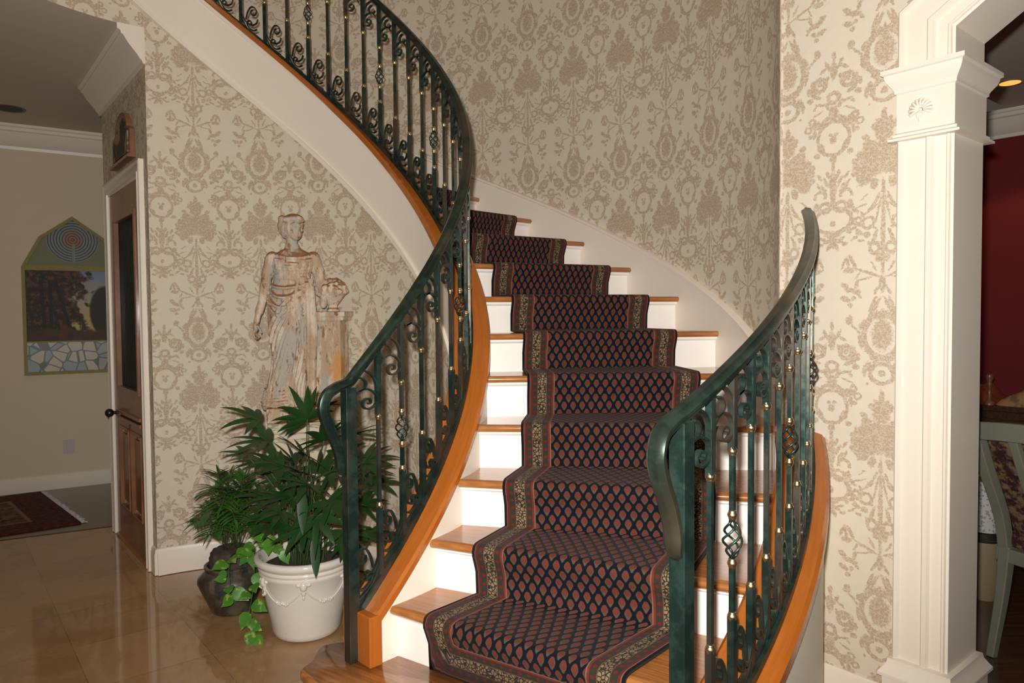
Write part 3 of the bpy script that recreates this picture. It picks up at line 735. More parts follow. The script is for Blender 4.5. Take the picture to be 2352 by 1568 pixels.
railing(PR, HR, 1, 14, {2, 6, 10, 14}, 'short green-black iron railing with gold collars on the right side of the stairs', -.215, .178, -.1, .15, .9, .98, 1.0)

# ------------------------------------------------------------------ the room shell
def struct(o): o['kind'] = 'structure'; return o
# arc-length tables for wallpaper coordinates
def arc_uv(fn, ns, n_ref):
    L = [0.0]
    for i in range(1, len(ns)):
        a, b = fn(ns[i - 1]), fn(ns[i]); L.append(L[-1] + hypot(a.x - b.x, a.y - b.y))
    return -float(np.interp(n_ref, ns, L))
# inner curved wall under the flight (statue stands against it)
def n_of(theta):
    ns = np.linspace(-2, 40, 600); return float(np.interp(theta, [thn(x) for x in ns], ns))
NCOR = n_of(2.256)
_fn = lambda n: PL(n, -.03)
ns = rng(1.2, NCOR, 120)
u0 = arc_uv(_fn, ns, n_of(radians(98.2)))
struct(ribbon(_fn, ns, lambda n: 0.0, lambda n: zc(n) - .2, 'damask', 'wall_back', flip=True, U0=u0))
ns = rng(NCOR, 38, 50)
Lc = u0 + sum(((_fn(a) - _fn(b)).xy.length) for a, b in zip(rng(1.2, NCOR, 120)[:-1], rng(1.2, NCOR, 120)[1:]))
struct(ribbon(_fn, ns, lambda n: 3.05, lambda n: zc(n) - .2, 'damask', 'wall_bulkhead', flip=True, U0=Lc))
# baseboard profile
BB = [(0, 0), (.016, 0), (.016, .118), (.012, .130), (.012, .138), (.006, .150), (0, .150)]
def molding_path(name, path, prof, side, mat='white_paint', parent=None, closed=False):
    """prof (out, z) ; side = +1 means outward is to the right of travel"""
    mb = MB(); P = [Vector(p) for p in path]; n = len(P); V = []; F = []; m = len(prof)
    for i, p in enumerate(P):
        t0 = (p - P[i - 1]) if i else (P[1] - p); t1 = (P[i + 1] - p) if i < n - 1 else (p - P[i - 1])
        t0 = t0.normalized(); t1 = t1.normalized(); r0 = Vector((t0.y, -t0.x, 0)); r1 = Vector((t1.y, -t1.x, 0)); r = (r0 + r1).normalized(); r /= max(.3, r.dot(r0))
        for o_, z in prof: V.append(p + r * o_ * side + Vector((0, 0, z)))
    for i in range(n - 1):
        for j in range(m): F.append((i * m + j, i * m + (j + 1) % m, (i + 1) * m + (j + 1) % m, (i + 1) * m + j))
    F += [tuple(range(m))[::-1], tuple((n - 1) * m + j for j in range(m))]
    mb.add(V, F); o = autosmooth(mb.obj(name, mat, parent), 35); return o
cor = _fn(NCOR); cor = Vector((cor.x, cor.y, 0))
dA = Vector((cos(radians(129)), sin(radians(129)), 0)); NA = Vector((-sin(radians(51)) * 1.0, -cos(radians(51)), 0)); NA = Vector((-dA.y, dA.x, 0))
if NA.dot(-cor) < 0: NA = -NA
bp = [Vector((_fn(n).x, _fn(n).y, 0)) for n in rng(3.2, NCOR, 60)]
bside = 1 if (bp[1] - bp[0]).cross(Vector((CX, CY, 0)) - bp[0]).z < 0 else -1
struct(molding_path('baseboard_back', bp, BB, bside))
# wall carrying the door; s measured from the corner along dA
def DW(s, z, d=0.0): return cor + dA * s + NA * d + Vector((0, 0, z))
def slab(mb, P, s0, s1, z0, z1, d0, d1, uo=0.0):
    V = [P(s, z, d) for s in (s0, s1) for z in (z0, z1) for d in (d0, d1)]
    U = [(s + uo, z) for s in (s0, s1) for z in (z0, z1) for d in (d0, d1)]
    mb.add(V, [(0, 1, 3, 2), (4, 6, 7, 5), (0, 4, 5, 1), (2, 3, 7, 6), (0, 2, 6, 4), (1, 5, 7, 3)], U)
mb = MB()
slab(mb, DW, 0, .165, 0, 3.05, -.11, 0, .02); slab(mb, DW, .165, 1.06, 2.275, 3.05, -.11, 0, .02); slab(mb, DW, 1.06, 1.27, 0, 3.05, -.11, 0, .02)
struct(mb.obj('wall_left', 'damask'))
mb = MB(); mb.add([DW(1.27, 0, 0), DW(1.27, 3.05, 0), DW(1.27, 3.05, -1.6), DW(1.27, 0, -1.6)], [(0, 1, 2, 3)]); struct(mb.obj('wall_closet', 'cream_wall'))
door = struct(empty('door_1', DW(.6, 0)))
CASE = [(0, 0), (0, .026), (.012, .030), (.026, .024), (.060, .020), (.066, .026), (.076, .024), (.080, .012), (.080, 0)]
def casing(name, P, pts, prof, parent, inner=1):
    """pts: polyline (s,z) along outer edge; prof (w towards inner, depth)"""
    V = []; F = []; m = len(prof); n = len(pts)
    for i in range(n):
        a = Vector(pts[i]); t0 = (a - Vector(pts[i - 1])).normalized() if i else (Vector(pts[1]) - a).normalized(); t1 = (Vector(pts[i + 1]) - a).normalized() if i < n - 1 else t0
        n0 = Vector((-t0.y, t0.x)) * inner; n1 = Vector((-t1.y, t1.x)) * inner; nn = (n0 + n1).normalized(); nn /= nn.dot(n0)
        for w_, d_ in prof: q = a + nn * w_; V.append(P(q.x, q.y, d_))
    for i in range(n - 1):
        for j in range(m): F.append((i * m + j, i * m + (j + 1) % m, (i + 1) * m + (j + 1) % m, (i + 1) * m + j))
    F += [tuple(range(m))[::-1], tuple((n - 1) * m + j for j in range(m))]
    mb = MB(); mb.add(V, F); return autosmooth(mb.obj(name, 'white_paint', parent), 25)
casing('door_casing', DW, [(.095, 0), (.095, 2.355), (1.135, 2.355), (1.135, 0)], CASE, door, -1)
mb = MB(); slab(mb, DW, .16, .175, 0, 2.275, -.11, .012); slab(mb, DW, 1.045, 1.06, 0, 2.275, -.11, .012); slab(mb, DW, .16, 1.06, 2.262, 2.275, -.11, .012); mb.obj('door_jamb', 'white_paint', door)
# door leaf: stiles and rails, leaded glass, lower panels
leaf = MB(); D0, D1 = -.032, .008
for s0, s1, z0, z1 in ((.176, .285, .012, 2.258), (.905, 1.042, .012, 2.258), (.285, .905, 2.10, 2.258), (.285, .905, .86, .99), (.285, .905, .012, .22), (.565, .625, .22, .80), (.285, .905, .76, .80)):
    slab(leaf, DW, s0, s1, z0, z1, D0, D1)
slab(leaf, DW, .285, .905, .22, .86, D0, D0 + .012)
dl = leaf.obj('door_leaf', 'door_oak', door)
mb = MB()
for s0, s1, z0, z1 in ((.300, .890, 2.072, 2.10), (.300, .890, .99, 1.018), (.285, .313, .99, 2.10), (.877, .905, .99, 2.10), (.285, .905, .80, .822), (.285, .905, .838, .86)):
    slab(mb, DW, s0, s1, z0, z1, D0, D1 + .012)
for s0, s1 in ((.285, .565), (.625, .905)):
    for a in ((s0, s0 + .018, .22, .76), (s1 - .018, s1, .22, .76), (s0, s1, .22, .238), (s0, s1, .742, .76)): slab(mb, DW, a[0], a[1], a[2], a[3], D0, D1 + .008)
    slab(mb, DW, s0 + .05, s1 - .05, .27, .71, D0, D1 - .008)
mb.obj('door_moulding', 'door_oak', door, bevel=.003)
mb = MB(); slab(mb, DW, .30, .89, 1.0, 2.09, -.016, -.010); mb.obj('glass_panel', 'leaded', door)
for z in (2.03, 1.15, .30):
    mb = MB(); mb.tube([DW(.175, z - .05, .018), DW(.175, z + .05, .018)], .008, 8); slab(mb, DW, .177, .205, z - .045, z + .045, .008, .011); mb.ball(DW(.175, z + .055, .018), .008, 8, 6); mb.obj('hinge', 'brass', door)
mb = MB(); mb.tube([DW(.985, .83, -.012), DW(.985, .83, .03)], .011, 10); mb.ball(DW(.985, .83, .052), .028, 14, 10); mb.lathe([(0, 0), (.028, 0), (.028, .006), (0, .006)], (0, 0, 0), 14)
mb.v[-56:] = [DW(.985, .83, -.012) + dA * v.x + Vector((0, 0, v.y)) + NA * v.z for v in mb.v[-56:]]
autosmooth(mb.obj('door_knob', 'steel_dark', door), 50)
mb = MB(); slab(mb, DW, .17, 1.04, 0, .012, -.10, .02); mb.obj('threshold', 'oak_cap', door)
struct(molding_path('baseboard_left', [DW(1.285, 0, -.1), DW(1.285, 0, 0), DW(1.137, 0, 0)], BB, -1)); struct(molding_path('baseboard_corner', [DW(.093, 0, 0), DW(0, 0, 0)], BB, -1 if NA.dot(Vector((dA.y, -dA.x, 0))) > 0 else 1))
# crown moulding above the door, with its mitred return at the corner
CR = [(0, -.195), (.012, -.195), (.016, -.180), (.026, -.172), (.040, -.150), (.085, -.095), (.105, -.060), (.118, -.052), (.118, -.040), (.135, -.030), (.135, 0), (0, 0)]
sd = 1 if NA.dot(Vector((dA.y, -dA.x, 0))) > 0 else -1
c_ = molding_path('trim_1', [DW(1.30, 3.05, 0), DW(-.012, 3.05, 0)], CR, -sd if False else (1 if NA.dot(Vector((-dA.y, dA.x, 0))) > 0 else -1)); struct(c_)

# hallway
simple('hall_trim', srgb(224, 212, 192), .5, var=.01)
HF0 = Vector((-4.259, 5.940, 0)); HD = Vector((.8459, .5333, 0)); HN = Vector((.5333, -.8459, 0))
def HW(s, z, d=0.0): return HF0 + HD * s + HN * d + Vector((0, 0, z))
mb = MB(); slab(mb, HW, -3.5, 4.0, 0, 3.05, -.1, 0); struct(mb.obj('wall_hall', 'cream_wall'))
CR2 = [(0, -.19), (.010, -.19), (.014, -.165), (.03, -.155), (.07, -.10), (.09, -.06), (.105, -.052), (.105, -.03), (.12, -.02), (.12, 0), (0, 0)]
struct(molding_path('trim_2', [HW(-3.5, 3.05), HW(4.0, 3.05)], CR2, 1)); struct(molding_path('baseboard_hall', [HW(-3.5, 0), HW(4.0, 0)], [(o, z * .86) for o, z in BB], 1, 'hall_trim'))
m1 = Vector((-3.392, 4.717, 0)); m2 = Vector((-2.869, 4.997, 0)); md = (m2 - m1).normalized(); mn = Vector((-md.y, md.x, 0))
a = m1 - md * 3; b = m2 + md * .25
mb = MB(); mb.add([a, b, Vector((1.2, 8, 0)), Vector((-6, 9, 0)), a + mn * 3], [(0, 1, 2, 3, 4)]); struct(mb.obj('floor_hall', 'dark_floor'))
mb = MB(); mb.add([Vector((-7.5, -3, -.004)), Vector((4.5, -3, -.004)), Vector((4.5, 7.5, -.004)), Vector((-7.5, 7.5, -.004))], [(0, 1, 2, 3)]); struct(mb.obj('floor', 'marble'))
cp = [_fn(n) for n in rng(NCOR, 38, 30)]; cp = [(p.x, p.y) for p in cp]
poly = [(cor + dA * 1.3).xy[:]] + cp + [(-2.9, 1.6), (-7.5, 1.6), (-7.5, 9.5), (-1.5, 9.5)]
mb = MB(); V = [(x, y, 3.05) for x, y in poly]; mb.add(V, [tuple(range(len(V)))]); struct(mb.obj('ceiling', 'ceiling_paint'))
mb = MB(); mb.box((-1.5, 2.2, 5.85), (9.5, 10.4, .1)); struct(mb.obj('ceiling_stairwell', 'ceiling_paint'))

# outer curved wall
_fo = lambda d: polar(Ro(radians(d)) + .028, radians(d)) if d > -9.7 else Vector((1.041, 2.780, 0))
nd = [-9.8] + rng(-9.6, 128, 130)
struct(ribbon(_fo, nd, lambda n: 0, lambda n: 5.8, 'damask', 'wall_stairwell', U0=arc_uv(_fo, nd, 37.0)))
nd = rng(128, 200, 50); struct(ribbon(_fo, nd, lambda n: 3.06, lambda n: 5.8, 'damask', 'wall_landing'))
K = Vector((1.041, 2.780, 0)); XW = -dA
def AW(s, z, d=0.0): return K + XW * s + NA * d + Vector((0, 0, z))
inner = [(.598, 0), (.598, 2.352), (1.348, 2.84), (2.05, 2.84), (2.80, 2.352), (2.80, 0)]
ua = .03 - .0
V = []; F = []; U = []
def q4(s0, z0a, z0b, s1, zt_=5.8):
    n = len(V); V.extend([AW(s0, z0a), AW(s1, z0b), AW(s1, zt_), AW(s0, zt_)]); U.extend([(s0 + UA, z0a), (s1 + UA, z0b), (s1 + UA, zt_), (s0 + UA, zt_)]); F.append((n, n + 1, n + 2, n + 3))
UA = -.02
q4(0, 0, 0, .598); q4(.598, 2.352, 2.84, 1.348); q4(1.348, 2.84, 2.84, 2.05); q4(2.05, 2.84, 2.352, 2.80); q4(2.80, 0, 0, 4.2)
o = link('wall_right', mesh('wall_right', V, F, 'damask', U)); struct(o)
V = []; F = []
for s, z in inner: V += [AW(s, z, .001), AW(s, z, -.235)]
for i in range(5): F.append((2 * i, 2 * i + 2, 2 * i + 3, 2 * i + 1))
arch = struct(empty('trim_3', AW(.5, 0)))
link('jamb', mesh('jamb', V, F, 'white_paint'), arch)
V = [AW(.06, 0, -.235), AW(.598, 0, -.235), AW(.598, 2.352, -.235), AW(1.348, 2.84, -.235), AW(1.348, 3.0, -.235), AW(.06, 3.0, -.235), AW(2.05, 2.84, -.235), AW(2.8, 2.352, -.235), AW(2.8, 0, -.235), AW(4.2, 0, -.235), AW(4.2, 3.0, -.235)]
struct(link('wall_dining_front', mesh('wall_dining_front', V, [(0, 1, 2, 3, 4, 5), (4, 3, 6, 7, 8, 9, 10)], 'red_wall')))
APROF = [(0, 0), (0, .020), (.006, .027), (.016, .027), (.022, .018), (.088, .018), (.094, .026), (.108, .026), (.114, .013), (.148, .013), (.153, .021), (.160, .021), (.163, .012), (.171, .012), (.171, 0)]
W17 = .171
outer = [(.427, 0), (.427, 2.352 + W17 * .30 + .035), (1.30, 2.84 + W17 * 1.02), (2.10, 2.84 + W17 * 1.02), (2.971, 2.44), (2.971, 0)]
# outer path offset so that inner edge meets the opening
def offset_path(pts, w, sgn):
    out = []
    for i in range(len(pts)):
        a = Vector(pts[i]); t0 = (a - Vector(pts[i - 1])).normalized() if i else (Vector(pts[1]) - a).normalized(); t1 = (Vector(pts[i + 1]) - a).normalized() if i < len(pts) - 1 else t0
        n0 = Vector((-t0.y, t0.x)) * sgn; n1 = Vector((-t1.y, t1.x)) * sgn; nn = (n0 + n1).normalized(); nn /= nn.dot(n0); out.append(tuple(a + nn * w))
    return out
casing('arch_casing', AW, offset_path(inner, W17, 1), APROF, arch, -1)
def rectstack(P, s0, s1, d0, d1, layers):
    V = []; F = []
    for off, z in layers: V += [P(s0 - off, z, d0 - off), P(s1 + off, z, d0 - off), P(s1 + off, z, d1 + off), P(s0 - off, z, d1 + off)]
    n = len(layers)
    for i in range(n - 1):
        for j in range(4): F.append((4 * i + j, 4 * i + (j + 1) % 4, 4 * i + 4 + (j + 1) % 4, 4 * i + 4 + j))
    F += [(3, 2, 1, 0), (4 * n - 4, 4 * n - 3, 4 * n - 2, 4 * n - 1)]
    mb = MB(); mb.add(V, F); return mb
autosmooth(rectstack(AW, .434, .598, -.236, .022, [(.004, 2.018), (.026, 2.018), (.026, 2.026), (.015, 2.032), (.015, 2.040), (.006, 2.046), (.006, 2.172), (.012, 2.176), (.012, 2.184), (.016, 2.192), (.030, 2.212), (.036, 2.228), (.036, 2.234), (.044, 2.238), (.044, 2.252), (.004, 2.256)]).obj('capital', 'white_paint', arch), 30)
autosmooth(rectstack(AW, .434, .598, -.236, .018, [(.028, 0), (.028, .208), (.040, .212), (.040, .222), (.030, .236), (.018, .256), (.016, .270), (.004, .274)]).obj('pilaster_base', 'white_paint', arch), 30)
# scallop shell on the block
mb = MB(); sc_, zc_ = .500, 2.100
for i in range(11):
    a = radians(-20 + 22 * i); ln = .030
    R = Matrix.Rotation(0, 3, 'Z'); pts = []
    for j in range(8):
        t = j / 7; r_ = .006 + ln * t; pts.append(AW(sc_ + .004 - cos(a) * r_ * 1.0, zc_ + .008 + sin(a) * r_, .030 + .007 * sin(pi * min(1, t + .1))))
    mb.tube(pts, [.002 + .0042 * (j / 7) for j in range(8)], 6)
pts = [AW(sc_ + cos(t) * .012 * (1 - t / 9), zc_ - .006 + sin(t) * .012 * (1 - t / 9) - t * .001, .030) for t in rng(0, 7, 16)]
mb.tube(pts, .0035, 6); mb.ball(AW(sc_, zc_ - .022, .027), (.006, .006, .010), 8, 6)
mb.obj('shell_ornament', 'white_paint', arch, smooth=True)
struct(molding_path('baseboard_right', [AW(0, 0), AW(.42, 0)], [(o, z * 1.03) for o, z in BB], -1 if NA.dot(Vector((XW.y, -XW.x, 0))) < 0 else 1))

# dining room
DP = Vector((3.6, 5.5, 0)); DDir = Vector((cos(radians(131)), sin(radians(131)), 0)); DN = Vector((DDir.y, -DDir.x, 0)); DN = DN if DN.dot(-DP) > 0 else -DN
def DR(s, z, d=0.0): return DP + DDir * s + DN * d + Vector((0, 0, z))
mb = MB(); slab(mb, DR, -4, 3, 0, 2.95, -.1, 0); struct(mb.obj('wall_dining', 'red_wall'))
struct(molding_path('trim_4', [DR(-4, 2.93), DR(3, 2.93)], CR2, 1 if DN.dot(Vector((DDir.y, -DDir.x, 0))) > 0 else -1))
mb = MB(); q0, q1 = AW(-.35, 2.935, -.24), AW(4.2, 2.935, -.24); mb.add([q0, q1, q1 - NA * 5, q0 - NA * 5], [(0, 1, 2, 3)]); struct(mb.obj('ceiling_dining', 'ceiling_paint'))
mb = MB(); q0, q1 = AW(-.2, .001, -.1), AW(4.2, .001, -.1); mb.add([q0, q1, q1 - NA * 5, q0 - NA * 5], [(0, 1, 2, 3)]); struct(mb.obj('floor_dining', 'dark_floor'))

# ------------------------------------------------------------------ wall things
def downlight(x, y, z, label, glow, r=.075):
    e = empty('recessed_light', (x, y, z), label, 'ceiling light')
    mb = MB(); mb.lathe([(r, -.001), (r + .018, -.003), (r + .018, 0), (r, .001), (r - .012, .05), (r - .02, .07)], (x, y, z), 28); autosmooth(mb.obj('trim_ring', 'brass' if glow else 'steel_dark', e), 60)
    mb = MB(); mb.lathe([(0, -.0015), (r, -.0015), (r, -.0005), (0, -.0005)], (x, y, z), 28); mb.obj('lamp', 'glow' if glow else 'black', e); return e
downlight(-3.79, 5.52, 3.05, 'unlit dark round recessed light in the hallway ceiling at left', False, .09)
downlight(3.248, 4.74, 2.934, 'glowing orange round recessed light in the dining room ceiling at right', True, .06)
o = MB(); slab(o, HW, .455, .537, .30, .415, 0, .006); slab(o, HW, .480, .512, .318, .348, .006, .009); slab(o, HW, .480, .512, .366, .396, .006, .009)
outl = o.obj('wall_outlet', 'outlet_plastic', None, bevel=.002); tag(outl, 'small pale electrical outlet plate low on the hallway wall', 'outlet')

# arched three-panel painting on the hallway wall
def paint_mats():
    cx_, cz_ = .569, 2.13
    def coords(t):
        uv = t.uv(); return t.sep(uv)
    t = NT('labyrinth_panel'); x, z, _ = coords(t); p = t.comb(t.math('SUBTRACT', x, .569), t.math('SUBTRACT', z, 2.135)); r = t.vec('LENGTH', p)
    ring = t.step(t.math('ABSOLUTE', t.math('WRAP', t.math('DIVIDE', r, .0215), .5, -.5)), .28, .42)
    px, pz, _ = t.sep(p)
    spoke = t.math('MULTIPLY', t.step(t.math('ABSOLUTE', t.math('SUBTRACT', px, .005)), .008, .012, 1, 0), t.step(pz, -.035, -.03, 1, 0))
    band = t.mix(ring, srgb(128, 138, 134), srgb(44, 40, 44)); band = t.mix(t.step(r, .04, .10), t.mix(ring, srgb(150, 112, 84), srgb(96, 44, 36)), band); band = t.mix(spoke, band, srgb(132, 134, 124))
    bg = t.mix(t.noise(t.vec('MULTIPLY', t.uv(), (1, 6, 0)), 60, 3), srgb(106, 112, 76), srgb(136, 134, 96))
    t.base(t.mix(t.step(r, .192, .197), band, bg)); t.rough(.6); M['lab'] = t.m
    t = NT('landscape_panel'); x, z, _ = coords(t); uv = t.uv()
    n = t.noise(uv, 9, 5, .6); hz = t.math('ADD', z, t.math('MULTIPLY', n, .18))
    sky = t.mix(t.step(hz, 1.52, 1.98), srgb(196, 172, 112), srgb(130, 146, 168)); ground = t.mix(t.noise(uv, 16, 4), srgb(22, 14, 8), srgb(104, 58, 24))
    tree = t.step(t.math('ADD', x, t.math('MULTIPLY', t.math('SUBTRACT', n, .5), .7)), .60, .68, 1, 0)
    fol = t.mix(t.step(t.noise(uv, 22, 4, .7), .45, .65), srgb(34, 20, 10), srgb(112, 66, 28))
    c = t.mix(tree, sky, fol)
    mt = t.vec('LENGTH', t.vec('MULTIPLY_ADD', uv, (1 / .13, 1 / .24, 0), (-.80 / .13, -1.52 / .24, 0))); c = t.mix(t.step(mt, .85, 1.0, 1, 0), c, srgb(36, 40, 24))
    for (tx, k) in ((.395, 0), (.44, .25), (.33, .05)):
        xx = t.math('ABSOLUTE', t.math('SUBTRACT', t.math('SUBTRACT', x, tx), t.math('MULTIPLY', t.math('SUBTRACT', 1.75, z), k))); c = t.mix(t.math('MULTIPLY', t.step(xx, .010, .018, 1, 0), t.step(z, 1.78, 1.80, 1, 0)), c, srgb(22, 14, 8))
    c = t.mix(t.step(hz, 1.44, 1.50, 1, 0), c, ground); t.base(c); t.rough(.35); M['land'] = t.m; t.rough(.6)
    t = NT('abstract_panel'); uv = t.uv(); vo = t.node('ShaderNodeTexVoronoi', feature='DISTANCE_TO_EDGE'); t.link(uv, vo.inputs['Vector']); vo.inputs['Scale'].default_value = 11
    vc = t.node('ShaderNodeTexVoronoi'); t.link(uv, vc.inputs['Vector']); vc.inputs['Scale'].default_value = 11; cc = t.sep(vc.outputs['Color'])
    c = t.mix(t.step(cc[0], .6, .65), srgb(176, 168, 136), srgb(120, 136, 132)); c = t.mix(t.step(cc[1], .72, .75), c, srgb(22, 26, 34)); c = t.mix(t.step(vo.outputs['Distance'], .03, .07, 1, 0), c, srgb(40, 48, 58)); t.base(c); t.rough(.4); M['abst'] = t.m
paint_mats()
pic = empty('painting', HW(.569, 1.65, .01), 'tall three-panel painting with a pointed labyrinth top and olive gold frame on the hallway wall', 'painting')
L_, R_ = .195, .943; out = [(L_, .985), (R_, .985), (R_, 1.895), (.815, 2.150), (.569, 2.335), (.323, 2.150), (L_, 1.895)]
def flat(name, pts, d, mat, parent, P=HW):
    me = mesh(name, [P(s, z, d) for s, z in pts], [tuple(range(len(pts)))], mat, [tuple(p) for p in pts]); return link(name, me, parent)
mb = MB(); n = len(out); ins = [Vector(p) for p in offset_path(out + [out[0], out[1]], .026, 1)][1:n + 1]; ins = ins[-1:] + ins[:-1]
o_ = [Vector(p) for p in out]
V = [HW(p.x, p.y, .002) for p in o_] + [HW(p.x, p.y, .028) for p in o_] + [HW(p.x, p.y, .028) for p in ins] + [HW(p.x, p.y, .004) for p in ins]
F = []
for i in range(n):
    j = (i + 1) % n
    for k in range(3): F.append((k * n + i, k * n + j, (k + 1) * n + j, (k + 1) * n + i))
mb.add(V, F); slab(mb, HW, L_ + .02, R_ - .02, 1.868, 1.912, .004, .030); slab(mb, HW, L_ + .02, R_ - .02, 1.258, 1.270, .004, .022); mb.obj('picture_frame', 'gold_frame', pic)
flat('labyrinth_panel', [(L_ + .03, 1.905), (R_ - .03, 1.905), (.80, 2.135), (.569, 2.315), (.338, 2.135)], .012, 'lab', pic)
flat('landscape_panel', [(L_ + .02, 1.264), (R_ - .02, 1.264), (R_ - .02, 1.880), (L_ + .02, 1.880)], .012, 'land', pic)
flat('abstract_panel', [(L_ + .02, 1.0), (R_ - .02, 1.0), (R_ - .02, 1.262), (L_ + .02, 1.262)], .012, 'abst', pic)

# carved wooden plaque above the door
t = NT('plaque_picture'); uv = t.obj(); c = t.mix(t.step(t.noise(uv, 5, 3, .5), .46, .52), srgb(150, 126, 96), srgb(46, 40, 30)); c = t.mix(t.step(t.noise(uv, 14, 3), .58, .62), c, srgb(96, 62, 40)); t.base(c); t.rough(.6); M['plaque'] = t.m
pq = empty('wooden_plaque', DW(.53, 2.40, .015), 'small carved wooden plaque with an arched top hung above the oak door', 'plaque')
rnd = random.Random(1)
op = [(.28, 2.405), (.78, 2.405), (.78, 2.56), (.74, 2.585), (.70, 2.59)] + [(.53 + .17 * cos(a), 2.60 + .10 * sin(a)) for a in rng(.1, pi - .1, 10)] + [(.36, 2.59), (.32, 2.585), (.28, 2.56)]
def board(name, pts, d0, d1, mat, parent, P=DW):
    n = len(pts); V = [P(s, z, d0) for s, z in pts] + [P(s, z, d1) for s, z in pts]
    F = [tuple(range(n)), tuple(range(n, 2 * n))[::-1]] + [(i, (i + 1) % n, n + (i + 1) % n, n + i) for i in range(n)]
    mb = MB(); mb.add(V, F); return mb.obj(name, mat, parent)
board('plaque_frame', op, .002, .028, 'door_oak', pq); board('carved_picture', [(.53 + (s - .53) * .82, 2.54 + (z - 2.54) * .80) for s, z in op], .028, .034, 'plaque', pq)
mb = MB(); slab(mb, DW, .27, .79, 2.395, 2.412, .002, .045); mb.obj('plaque_ledge', 'door_oak', pq)

# rug in the hallway
t = NT('rug'); p = t.uv(); x, y, _ = t.sep(p); e1 = t.math('MINIMUM', x, t.math('MINIMUM', y, t.math('SUBTRACT', 1.30, y)))
c = t.mix(t.step(t.noise(p, 9, 3, .6), .45, .60), srgb(96, 58, 34), srgb(112, 96, 62)); c = t.mix(t.step(t.noise(p, 14, 3), .55, .62), c, srgb(30, 36, 26)); bd = t.mix(t.step(t.noise(p, 26, 3), .42, .6), srgb(60, 18, 14), srgb(92, 36, 24)); c = t.mix(t.step(e1, .22, .24), bd, c); c = t.mix(t.step(e1, .26, .28), t.mix(t.step(e1, .24, .25), bd, srgb(130, 104, 70)), c); t.base(c); t.rough(.95); M['rug'] = t.m
r1 = Vector((-3.075, 5.085, .001)); ex = Vector((-.80, -.60, 0)); ey = Vector((-.695, .719, 0))
rug = empty('oriental_rug', r1, 'dark red oriental rug with fringed end lying on the hallway wood floor', 'rug')
V = []; U = []; F = []
for i in range(2):
    for j in range(2):
        for k in range(2): q = r1 + ex * (i * 2.2) + ey * (j * 1.30) + Vector((0, 0, k * .010)); V.append(q); U.append((i * 2.2, j * 1.3))
mb = MB(); mb.add(V, [(0, 1, 3, 2), (4, 6, 7, 5), (0, 4, 5, 1), (2, 3, 7, 6), (0, 2, 6, 4), (1, 5, 7, 3)], U); mb.obj('rug_pile', 'rug', rug)
mb = MB()
for i in range(110):
    a = r1 + ey * (1.3 * (i + .5) / 110) + Vector((0, 0, .005)); mb.tube([a, a - ex * .02, a - ex * random.uniform(.035, .05) + ey * random.uniform(-.01, .01) - Vector((0, 0, .002))], .0022, 4)
mb.obj('fringe', 'lace', rug)

# ------------------------------------------------------------------ plants and pots
def leafblade(mb, base, d, up, length, width, droop=.3, seg=6, fold=.15, taper=1.0):
    """one long blade; d direction, up approx normal"""
    d = d.normalized(); side = d.cross(up)
    if side.length < 1e-3: side = d.orthogonal()
    side.normalize(); nrm = side.cross(d).normalized(); V = []; F = []; p = base.copy(); dd = d.copy()
    for i in range(seg + 1):
        t = i / seg; w = width * (sin(pi * min(1, (t * .93 + .07)) ** .75) ** .8) * .5
        w = max(w, .0006)
        V += [p - side * w + nrm * w * fold, p, p + side * w + nrm * w * fold]
        dd = (dd + Vector((0, 0, -droop * t * 1.4 / seg * 2))).normalized(); p = p + dd * length / seg; nrm = side.cross(dd).normalized()
    for i in range(seg):
        a = 3 * i; F += [(a, a + 1, a + 4, a + 3), (a + 1, a + 2, a + 5, a + 4)]
    mb.add(V, F)
def arc_stem(p0, p1, sag, n=8):
    out = []
    for i in range(n + 1):
        t = i / n; q = p0.lerp(p1, t); q.z += sag * sin(pi * t); out.append(q)
    return out
# lady palm in the white pot
PX, PY = -.965, 3.31
palm = empty('potted_lady_palm', (PX, PY, 0), 'broad dark green lady palm in the glossy white urn-shaped pot left of the stairs', 'potted plant')
POTP = [(0, 0), (.135, 0), (.148, .010), (.155, .03), (.172, .12), (.192, .22), (.203, .285), (.207, .290), (.207, .297), (.200, .302), (.204, .312), (.212, .316), (.212, .324), (.208, .328), (.222, .340), (.229, .352), (.229, .364), (.222, .372), (.208, .372), (.198, .355), (.195, .30), (0, .30)]
mb = MB(); mb.lathe(POTP, (PX, PY, 0), 56); pot = autosmooth(mb.obj('pot', 'ceramic_white', palm), 50)
mb = MB(); fr = atan2(-PY, -PX) - .06
def rad_at(z): return float(np.interp(z, [.03, .12, .22, .285], [.155, .172, .192, .203]))
def ps(a, z, o=.004): r = rad_at(z) + o; return Vector((PX + r * cos(a), PY + r * sin(a), z))
for q in range(6):
    a0 = fr + q * pi / 3
    pts = [ps(a0 + (pi / 3) * t, .262 - .065 * sin(pi * t) ** .8 if False else .268 - .075 * (1 - abs(2 * t - 1) ** 2.2)) for t in rng(0, 1, 20)]
    mb.tube(pts, .0032, 6)
    for t in rng(.36, .64, 6): mb.ball(ps(a0 + pi / 3 * t, .193 + .004 * sin(t * 40), .002), .0075, 8, 6)
    mb.ball(ps(a0, .276, .0), (.017, .017, .024), 10, 8); mb.ball(ps(a0, .248, .0), (.011, .011, .020), 8, 6); mb.ball(ps(a0, .225, .006), (.007, .007, .012), 8, 6)
    for sgn in (-1, 1): mb.ball(ps(a0 + sgn * .11, .283, .0), (.012, .012, .010), 8, 6)
mb.obj('garland_relief', 'ceramic_white', pot, smooth=True)
mb = MB(); mb.lathe([(0, .318), (.07, .322), (.15, .316), (.196, .31)], (PX, PY, 0), 24); mb.obj('soil', 'soil', palm, smooth=True)
st = MB(); fo = MB(); rnd = random.Random(12)
